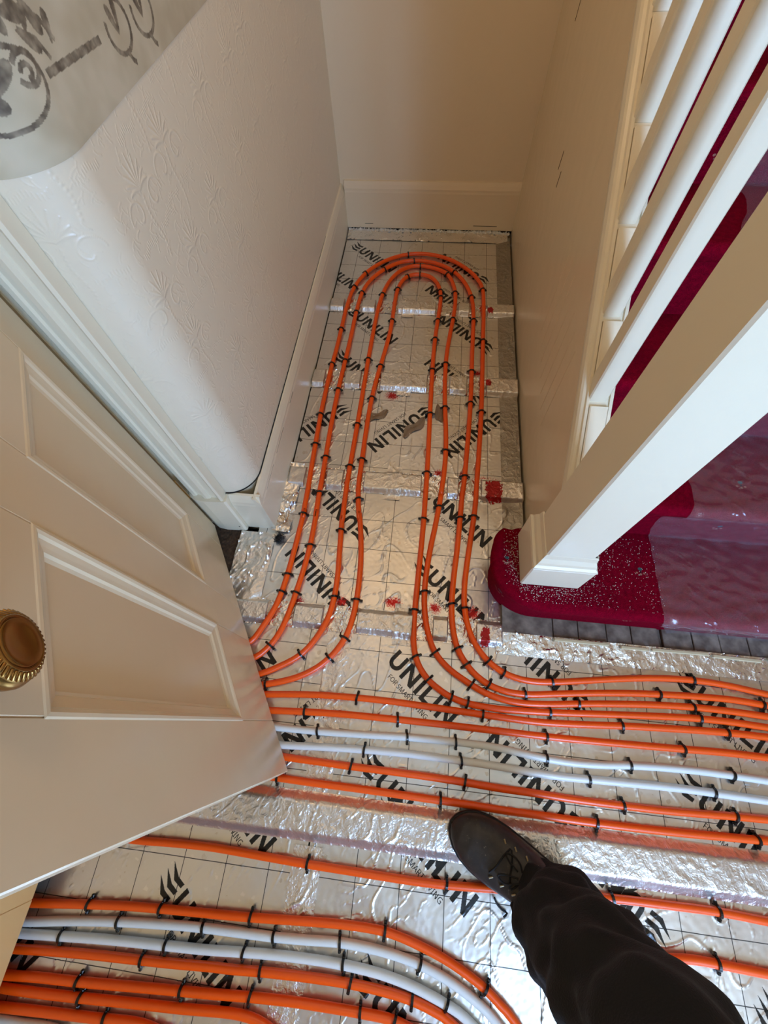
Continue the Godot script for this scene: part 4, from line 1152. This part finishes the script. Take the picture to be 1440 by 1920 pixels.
func doors() -> void:
	# the open door: hinged at the architrave, swung out into the hall
	var d := base("door_1")
	tag(d, "", "", "", "structure")
	d.transform = Transform3D(Basis(Vector3(0.5085, 0, 0.8611), Vector3.UP, Vector3(-0.8611, 0, 0.5085)), Vector3(-0.632, 0, -0.494))
	panelled_leaf(d, 0.729, 0.03, 2.0, [[0.082, 0.290], [0.392, 0.608]], [[0.262, 0.795], [1.0, 1.86]], M.gloss)
	var ks := Vector3(0.574, 0.884, 0.0)
	mi("knob_rose", lathe(PackedVector2Array([Vector2(0.0, -0.001), Vector2(0.026, -0.001), Vector2(0.0262, 0.003), Vector2(0.022, 0.006), Vector2(0.013, 0.008), Vector2(0.011, 0.014), Vector2(0.0, 0.014)]), ks, Vector3(0, 0, -1)), M.brass, d)
	var kp := PackedVector2Array([Vector2(0.0, 0.012), Vector2(0.010, 0.013), Vector2(0.0105, 0.018), Vector2(0.015, 0.021), Vector2(0.0225, 0.025), Vector2(0.0262, 0.030), Vector2(0.0272, 0.0345), Vector2(0.0262, 0.038), Vector2(0.0245, 0.0395), Vector2(0.0240, 0.0405), Vector2(0.020, 0.0470), Vector2(0.0185, 0.0475), Vector2(0.0180, 0.0462), Vector2(0.0172, 0.0462), Vector2(0.0165, 0.0485), Vector2(0.0120, 0.0470), Vector2(0.006, 0.0462), Vector2(0.0, 0.046)])
	for k in kp.size(): kp[k] = Vector2(kp[k].x * 1.18, kp[k].y * 1.05)
	var kb := mi("knob", lathe(kp, ks, Vector3(0, 0, -1), 64), M.brass, d)
	# rope-twist band round the knob's face
	for k in 40:
		var a := TAU * k / 40.0
		var c := ks + Vector3(cos(a) * 0.0262, sin(a) * 0.0262, -0.0462)
		var t := Vector3(-sin(a), cos(a), 0)
		var path := PackedVector3Array([c - t * 0.0016 + Vector3(cos(a), sin(a), 0) * 0.0026 + Vector3(0, 0, 0.0022), c, c + t * 0.0016 - Vector3(cos(a), sin(a), 0) * 0.0024 + Vector3(0, 0, -0.0022)])
		mi("rope_twist", tube(path, 0.0015, 6), M.brass, kb)
	for hy in [0.25, 1.05, 1.8]:
		mi("hinge", boxm(Vector3(-0.004, hy, 0.002), Vector3(0.010, 0.09, 0.010), 0.002), M.brass, d)
	# closed door in the side wall
	d = base("door_2")
	tag(d, "", "", "", "structure")
	d.transform = Transform3D(Basis(Vector3(0, 0, 1), Vector3.UP, Vector3(-1, 0, 0)), Vector3(-0.762, 0, 0.325))
	panelled_leaf(d, 0.77, 0.05, 2.01, [[0.10, 0.33], [0.43, 0.66]], [[0.26, 0.79], [1.0, 1.86]], M.blind_door)
	# front door: glazed leaf in a frame, the way daylight comes in
	d = base("door_3")
	tag(d, "", "", "", "structure")
	for x in [[0.52, 0.63], [1.17, 1.22]]: mi("stile", span(x[0], x[1], 0.0, 2.12, 1.62, 1.67, 0.002), M.white, d)
	for y in [[0.0, 0.50], [2.01, 2.12]]: mi("rail", span(0.63, 1.17, y[0], y[1], 1.62, 1.67, 0.002), M.white, d)
	mi("pane", span(0.625, 1.175, 0.495, 2.015, 1.642, 1.648, 0.0005), M.glass, d)

func pendant(at: Vector3) -> void:
	var p := base("globe_lamp", at)
	tag(p, "round opal glass globe lamp under the passage ceiling", "lamp")
	var bm := mat(Color(1, 0.95, 0.86), 0.3)
	bm.emission_enabled = true
	bm.emission = Color(1.0, 0.85, 0.66)
	bm.emission_energy_multiplier = 1.5
	var pr := PackedVector2Array()
	for k in 15: pr.append(Vector2(0.14 * sin(k / 14.0 * PI), -0.14 * cos(k / 14.0 * PI)))
	mi("lamp_globe", lathe(pr, Vector3.ZERO, Vector3.UP, 32), bm, p)
	mi("lamp_holder", lathe(PackedVector2Array([Vector2(0.0, 0.135), Vector2(0.05, 0.135), Vector2(0.05, 0.16), Vector2(0.012, 0.17), Vector2(0.0, 0.17)]), Vector3.ZERO, Vector3.UP, 24), M.brass, p)
	mi("lamp_stem", tube(PackedVector3Array([Vector3(0, 0.165, 0), Vector3(0, 0.2, 0), Vector3(0, TOP - at.y - 0.015, 0)]), 0.008, 10), M.brass, p)
	mi("ceiling_rose", lathe(PackedVector2Array([Vector2(0.0, 0.0), Vector2(0.04, 0.004), Vector2(0.045, 0.02), Vector2(0.0, 0.02)]), Vector3(0, TOP - at.y - 0.02, 0), Vector3.UP, 24), M.brass, p)

# ------------------------------------------------------------------ pipes and their clips
const ORD := ["first", "second", "third", "fourth", "fifth", "sixth", "seventh", "eighth", "ninth", "tenth", "eleventh", "twelfth", "thirteenth", "fourteenth", "fifteenth", "sixteenth", "seventeenth", "eighteenth", "nineteenth", "twentieth", "twenty-first", "twenty-second", "twenty-third", "twenty-fourth", "twenty-fifth", "twenty-sixth", "twenty-seventh", "twenty-eighth", "twenty-ninth", "thirtieth", "thirty-first", "thirty-second", "thirty-third", "thirty-fourth"]

func clip_mesh() -> ArrayMesh:
	# a strap bent over the pipe, with barbed feet and two small lugs
	var st := new_st()
	var hw := 0.0027
	var prev := []
	var path := [Vector2(-0.0104, -0.011), Vector2(-0.0104, -0.002)]
	for k in 13:
		var a := PI - k / 12.0 * PI
		path.append(Vector2(cos(a) * 0.0104, sin(a) * 0.0104))
	path.append_array([Vector2(0.0104, -0.002), Vector2(0.0104, -0.011)])
	for i in path.size():
		var t: Vector2 = (path[mini(i + 1, path.size() - 1)] - path[maxi(i - 1, 0)]).normalized()
		var n := Vector2(-t.y, t.x)
		var q := []
		for e in [[-1, -1], [1, -1], [1, 1], [-1, 1]]:
			var pp: Vector2 = path[i] + n * 0.0011 * e[1]
			q.append(Vector3(e[0] * hw, pp.y, pp.x))
		if i > 0:
			for k in 4:
				var m: Vector3 = (q[k] + q[(k + 1) % 4] + prev[k] + prev[(k + 1) % 4]) / 4.0
				var c: Vector3 = (q[0] + q[1] + q[2] + q[3] + prev[0] + prev[1] + prev[2] + prev[3]) / 8.0
				quad(st, prev[k], prev[(k + 1) % 4], q[(k + 1) % 4], q[k], m - c)
		prev = q
	for sg in [-1.0, 1.0]:
		cbox(st, Vector3(0, -0.0035, sg * 0.0142), Vector3(0.0066, 0.0068, 0.0078), 0.0014)
		cbox(st, Vector3(0, 0.0022, sg * 0.0122), Vector3(0.0036, 0.004, 0.003), 0.0008)
	return done(st)

func pipe_runs() -> void:
	var cm := clip_mesh()
	var rng := RandomNumberGenerator.new()
	rng.seed = 909
	for p in PIPES:
		var pts := []
		for k in range(0, p[3].size(), 2): pts.append(Vector3(p[3][k], 0.0102, p[3][k + 1]))
		var path := catmull(pts, 0.012)
		var o := mi("heating_pipe", tube(path, 0.0083 if not p[2] else 0.0086, 14), M.pipe_white if p[2] else M.orange)
		tag(o, p[0], "pipe", "white plastic pipes" if p[2] else "orange heating pipes")
		# clips, sorted along the pipe
		var found := []
		for k in range(0, p[4].size(), 2):
			var c := Vector3(p[4][k], 0.0102, p[4][k + 1])
			var best := 0
			for i in path.size():
				if path[i].distance_squared_to(c) < path[best].distance_squared_to(c): best = i
			found.append(best)
		found.sort()
		var n := 0
		for i in found:
			var t := (path[mini(i + 1, path.size() - 1)] - path[maxi(i - 1, 0)]).normalized()
			var q := mi("pipe_clip", cm, M.clip)
			q.transform = Transform3D(Basis(Vector3.UP, atan2(-t.z, t.x) + rng.randf_range(-0.16, 0.16)) * Basis(Vector3.BACK, rng.randf_range(-0.12, 0.12)), path[i] + Vector3(0, 0.0004, 0))
			tag(q, "black clip on the %s, %s along it" % [p[1], ORD[n]] if found.size() > 1 else "only black clip on the %s" % p[1], "clip", "black clips on the " + p[1])
			n += 1

# ------------------------------------------------------------------ small loose matter
func loose_bits() -> void:
	var rng := RandomNumberGenerator.new()
	rng.seed = 31
	# plaster dust on the bottom step round the newel
	var flake := boxm(Vector3.ZERO, Vector3(0.0013, 0.0006, 0.0011), 0.0002)
	var spots := []
	while spots.size() < 1500:
		var a := rng.randf() * TAU
		var r := 0.075 + absf(rng.randfn(0.0, 0.035))
		var q := Vector2(0.346 + cos(a) * r, -0.4145 + sin(a) * r)
		if rng.randf() < 0.22: q = Vector2(rng.randf_range(0.40, 0.62), rng.randf_range(-0.50, -0.30))
		if q.x > 0.272 and q.x < 0.42 and q.y > -0.487 and q.y < -0.343: continue
		if q.x < 0.236 or q.y > -0.300 or q.y < -0.50 or (q.x < 0.27 and q.y > -0.34): continue
		spots.append(q)
	var mm := MultiMesh.new()
	mm.transform_format = MultiMesh.TRANSFORM_3D
	mm.mesh = flake
	mm.instance_count = spots.size()
	for i in spots.size():
		mm.set_instance_transform(i, Transform3D(Basis(Vector3.UP, rng.randf() * TAU).scaled(Vector3.ONE * rng.randf_range(0.4, 1.5)), Vector3(spots[i].x, RISE + 0.0035, spots[i].y)))
	var dust := MultiMeshInstance3D.new()
	dust.name = "plaster_dust"
	dust.multimesh = mm
	dust.material_override = M.dust
	add_child(dust)
	tag(dust, "white plaster dust scattered on the crimson step round the newel", "dust", "", "stuff")
	# pale split battens along the edge of the old boards
	var sp := [[0.40, 0.545, -0.2455, -0.2395, 0.0], [0.575, 0.645, -0.242, -0.237, 0.0], [0.655, 0.80, -0.2455, -0.239, 0.02], [0.81, 0.93, -0.242, -0.237, -0.01], [0.95, 1.10, -0.2455, -0.239, 0.01]]
	var names := ["pale split wood strip along the old boards, first from the newel", "second pale split wood strip along the old boards from the newel", "third pale split wood strip along the old boards from the newel", "fourth pale split wood strip along the old boards from the newel", "fifth pale split wood strip, furthest along the old boards from the newel"]
	for k in sp.size():
		var s: Array = sp[k]
		var o := mi("gripper_strip", boxm(Vector3((s[0] + s[1]) / 2, 0.0195, (s[2] + s[3]) / 2 - 0.004), Vector3(s[1] - s[0], 0.007, 0.0085), 0.0014, Basis(Vector3.UP, s[4])), M.splinter)
		tag(o, names[k], "wood strip", "split wood strips")
	# torn paper tape and scraps on the passage floor
	var scraps := [[-0.033, -0.95, 0.115, 0.034, 0.85, "brown torn tape scrap lying diagonally between the passage pipes"], [-0.175, -0.99, 0.10, 0.030, 0.55, "crumpled brown tape scrap under the inner loop's door-side pipe"], [0.055, -1.02, 0.035, 0.075, 0.1, "grey paper scrap beside the inner loop's stair-side pipe"]]
	for s in scraps:
		var pts := PackedVector3Array()
		for j in 7:
			for i in 15:
				var u := i / 14.0 - 0.5
				var v := j / 6.0 - 0.5
				var q := Vector2(u * s[2], v * s[3] * (1.0 - 0.7 * pow(absf(u) * 2.0, 3.0)) + 0.006 * sin(u * 9.0)).rotated(-s[4])
				pts.append(Vector3(q.x, 0.0035 + 0.0022 * sin(u * 13.0 + v * 5.0) + 0.0015 * sin(v * 11.0), q.y))
		var b := mi("tape_scrap", grid_mesh(pts, 7, 15, false, PackedVector2Array(), true), mat(Color(0.52, 0.42, 0.31), 0.7))
		b.position = Vector3(s[0], 0.0, s[1])
		tag(b, s[5], "scrap", "torn tape scraps")
	# wad of dark wire wool in the hole by the skirting's end
	var wad := base("wire_wool", Vector3(-0.425, 0.012, -0.478))
	tag(wad, "tangled dark wire wool stuffed by the skirting's end", "wire wool")
	for k in 26:
		var w := []
		for e in 6:
			var dv := Vector3(rng.randfn(), rng.randfn() * 0.5, rng.randfn()).normalized() * rng.randf_range(0.006, 0.022)
			w.append(dv)
		mi("strand", tube(catmull(w, 0.006), 0.0006, 5), M.clip, wad)
	# pipes in the room behind the open door, seen through the hinge gap
	for k in 3:
		var o := mi("heating_pipe", tube(catmull([Vector3(-1.55, 0.0102, -0.80 - k * 0.14), Vector3(-1.2, 0.0102, -0.79 - k * 0.14), Vector3(-0.74, 0.0102, -0.80 - k * 0.14)], 0.05), 0.0083, 10), M.orange)
		tag(o, "orange heating pipe behind the door's hinge gap, %s beyond the threshold" % ORD[k], "pipe", "orange heating pipes")

# ------------------------------------------------------------------ the photographer's leg
func photographer() -> void:
	var heel := Vector2(0.428, 0.330)
	var dir := Vector2(-0.9026, -0.4305).normalized()
	var p := base("person", Vector3(0.30, 0.0, 0.282))
	tag(p, "standing person's leg in black work trousers and a scuffed black lace-up boot", "person")
	var org := p.position
	# trouser leg: rings along the leg, creased with folds that gather at the ankle
	var fn := noise(81, 5.0)
	var joints := [[Vector3(0.338, 0.072, 0.296), 0.060, 0.060], [Vector3(0.338, 0.085, 0.296), 0.076, 0.076], [Vector3(0.336, 0.13, 0.295), 0.073, 0.074], [Vector3(0.330, 0.18, 0.293), 0.070, 0.073], [Vector3(0.311, 0.24, 0.290), 0.073, 0.080], [Vector3(0.318, 0.36, 0.292), 0.078, 0.083], [Vector3(0.325, 0.47, 0.298), 0.080, 0.086], [Vector3(0.338, 0.60, 0.325), 0.088, 0.094], [Vector3(0.352, 0.75, 0.36), 0.098, 0.105], [Vector3(0.362, 0.88, 0.395), 0.108, 0.118], [Vector3(0.365, 0.93, 0.41), 0.06, 0.06], [Vector3(0.365, 0.932, 0.41), 0.002, 0.002]]
	var cen := []
	for j in joints: cen.append(j[0])
	var pts := PackedVector3Array()
	var rows := 0
	var cols := 56
	var fwd := Vector3(dir.x, 0, dir.y)
	var sid := Vector3(-dir.y, 0, dir.x)
	for j in joints.size() - 1:
		var seg := maxi(2, int(cen[j].distance_to(cen[j + 1]) / 0.006))
		for s in seg:
			var t := float(s) / seg
			var c: Vector3 = cen[j].cubic_interpolate(cen[j + 1], cen[maxi(j - 1, 0)], cen[mini(j + 2, cen.size() - 1)], t)
			var ra := lerpf(joints[j][1], joints[j + 1][1], t)
			var rb := lerpf(joints[j][2], joints[j + 1][2], t)
			for k in cols:
				var a := TAU * k / cols
				var fold := 0.0
				if c.y < 0.9:
					var e := clampf(1.0 - (c.y - 0.08) / 0.22, 0.12, 1.0)
					fold = e * 0.010 * sin(c.y * 95.0 + 2.2 * sin(a + 0.6) + 3.0 * fn.get_noise_2d(cos(a) * 0.2, c.y)) + 0.006 * sin(c.y * 38.0 + 1.7 * cos(a * 1.0 + 1.0)) + 0.004 * sin(c.y * 71.0 + 2.6 * sin(a * 1.0 - 0.7) + a * 1.0) + 0.009 * fn.get_noise_3d(cos(a) * 0.3, c.y * 1.4, sin(a) * 0.3)
				pts.append(c - org + sid * cos(a) * (ra + fold) + fwd * sin(a) * (rb + fold))
			rows += 1
	for k in cols: pts.append(cen[cen.size() - 1] - org)
	rows += 1
	mi("trouser_leg", grid_mesh(pts, rows, cols, true), M.trouser, p)
	# boot
	var boot := mi("boot", _boot_upper(heel, dir, org), M.leather, p)
	mi("sole", _boot_sole(heel, dir, org), M.rubber, boot)
	mi("side_seam", _boot_band(heel, dir, org, 0.150, 0.0009), M.rubber, boot)
	for k in 4:
		for sg in [-1.0, 1.0]:
			var s := 0.219 - k * 0.023
			var e := _boot_at(heel, dir, org, s, sg * 0.30)
			mi("eyelet", tube(PackedVector3Array([e + Vector3(0, 0.0005, 0), e + Vector3(fwd.x, -0.1, fwd.z) * 0.006 + sid * sg * 0.006]), 0.0019, 6), M.eyelet, boot)
		var pa := []
		for q in 7:
			var f := q / 6.0 * 2.0 - 1.0
			var c := _boot_at(heel, dir, org, 0.219 - k * 0.023 + 0.010 * f * (1.0 if k % 2 else -1.0), f * 0.27)
			pa.append(c + Vector3(0, 0.0026, 0))
		mi("lace", tube(catmull(pa, 0.004), 0.0019, 7), M.lace, boot)
	for lp in [[[0.185, 0.02], [0.205, 0.06], [0.214, 0.14], [0.200, 0.19], [0.186, 0.14], [0.178, 0.04]], [[0.180, -0.02], [0.205, -0.10], [0.214, -0.20], [0.198, -0.24], [0.184, -0.14], [0.172, -0.04]]]:
		var pa := []
		for q in lp: pa.append(_boot_at(heel, dir, org, q[0], q[1]) + Vector3(0, 0.006, 0))
		mi("lace_loop", tube(catmull(pa, 0.004), 0.0018, 7), M.lace, boot)
	var tail := [Vector3(0.232, 0.024, 0.315) - org, Vector3(0.240, 0.012, 0.328) - org, Vector3(0.252, 0.006, 0.338) - org, Vector3(0.262, 0.006, 0.342) - org, Vector3(0.254, 0.006, 0.350) - org]
	mi("lace_end", tube(catmull(tail, 0.004), 0.0022, 7), M.lace, boot)

# half width and top height of the boot at s metres from the heel
func _boot_w(s: float) -> float:
	var k := [[0.0, 0.0], [0.006, 0.025], [0.02, 0.036], [0.06, 0.043], [0.12, 0.0495], [0.17, 0.055], [0.21, 0.0575], [0.25, 0.0555], [0.28, 0.0485], [0.30, 0.038], [0.314, 0.025], [0.322, 0.012], [0.325, 0.0]]
	for i in k.size() - 1:
		if s <= k[i + 1][0]: return lerpf(k[i][1], k[i + 1][1], (s - k[i][0]) / (k[i + 1][0] - k[i][0]))
	return 0.0

func _boot_h(s: float) -> float:
	var k := [[0.0, 0.10], [0.05, 0.115], [0.12, 0.112], [0.16, 0.094], [0.20, 0.076], [0.24, 0.066], [0.28, 0.058], [0.305, 0.047], [0.319, 0.033], [0.325, 0.020]]
	for i in k.size() - 1:
		if s <= k[i + 1][0]: return lerpf(k[i][1], k[i + 1][1], (s - k[i][0]) / (k[i + 1][0] - k[i][0]))
	return 0.02

# a point on the boot's upper: f runs from -1 (one side) over 0 (the ridge) to 1
func _boot_at(heel: Vector2, dir: Vector2, org: Vector3, s: float, f: float) -> Vector3:
	var w := _boot_w(s)
	var h := _boot_h(s)
	var a := f * PI / 2
	var x := w * signf(sin(a)) * pow(absf(sin(a)), 0.72)
	var y := 0.034 + (h - 0.014) * pow(maxf(cos(a), 0.0), 0.62)
	# the foot bends a little inwards towards the toe
	var bend := 0.0
	var q := heel + dir * s + Vector2(-dir.y, dir.x) * (x + bend)
	return Vector3(q.x, y, q.y) - org

func _boot_upper(heel: Vector2, dir: Vector2, org: Vector3) -> ArrayMesh:
	var pts := PackedVector3Array()
	var rows := 61
	var cols := 33
	for r in rows:
		var t := r / float(rows - 1)
		var s := 0.3245 * (1.0 - pow(1.0 - t, 1.6)) if t > 0.5 else 0.3245 * (1.0 - pow(0.5, 1.6)) * t * 2.0
		for c in cols:
			pts.append(_boot_at(heel, dir, org, s, c / float(cols - 1) * 2.0 - 1.0))
	return grid_mesh(pts, rows, cols)

func _boot_sole(heel: Vector2, dir: Vector2, org: Vector3) -> ArrayMesh:
	var out := PackedVector2Array()
	for sg in [1.0, -1.0]:
		for r in 40:
			var t := r / 39.0 if sg > 0.0 else 1.0 - r / 39.0
			var s := 0.325 * (0.5 - 0.5 * cos(t * PI))
			var w := _boot_w(s)
			out.append(heel + dir * s + Vector2(-dir.y, dir.x) * (sg * w + 0.0))
	var n := out.size()
	var mid := Vector2.ZERO
	for q in out: mid += q / n
	var pts := PackedVector3Array()
	for ring in [[-0.03, 0.0200], [0.0, 0.0200], [0.0035, 0.0215], [0.0035, 0.032], [0.0025, 0.0345], [-0.0005, 0.0355], [-0.006, 0.036]]:
		for i in n:
			var t := (out[(i + 1) % n] - out[posmod(i - 1, n)])
			var nn := Vector2(t.y, -t.x).normalized()
			if nn.dot(out[i] - mid) < 0.0: nn = -nn
			var q: Vector2 = out[i] + nn * ring[0]
			pts.append(Vector3(q.x, ring[1], q.y) - org)
	return grid_mesh(pts, 7, n, true)

func _boot_band(heel: Vector2, dir: Vector2, org: Vector3, s0: float, r: float) -> ArrayMesh:
	var pa := []
	for k in 13:
		var f := k / 12.0 * 2.0 - 1.0
		pa.append(_boot_at(heel, dir, org, s0 - 0.035 * f * f, f * 0.96))
	return tube(catmull(pa, 0.005), r, 6)
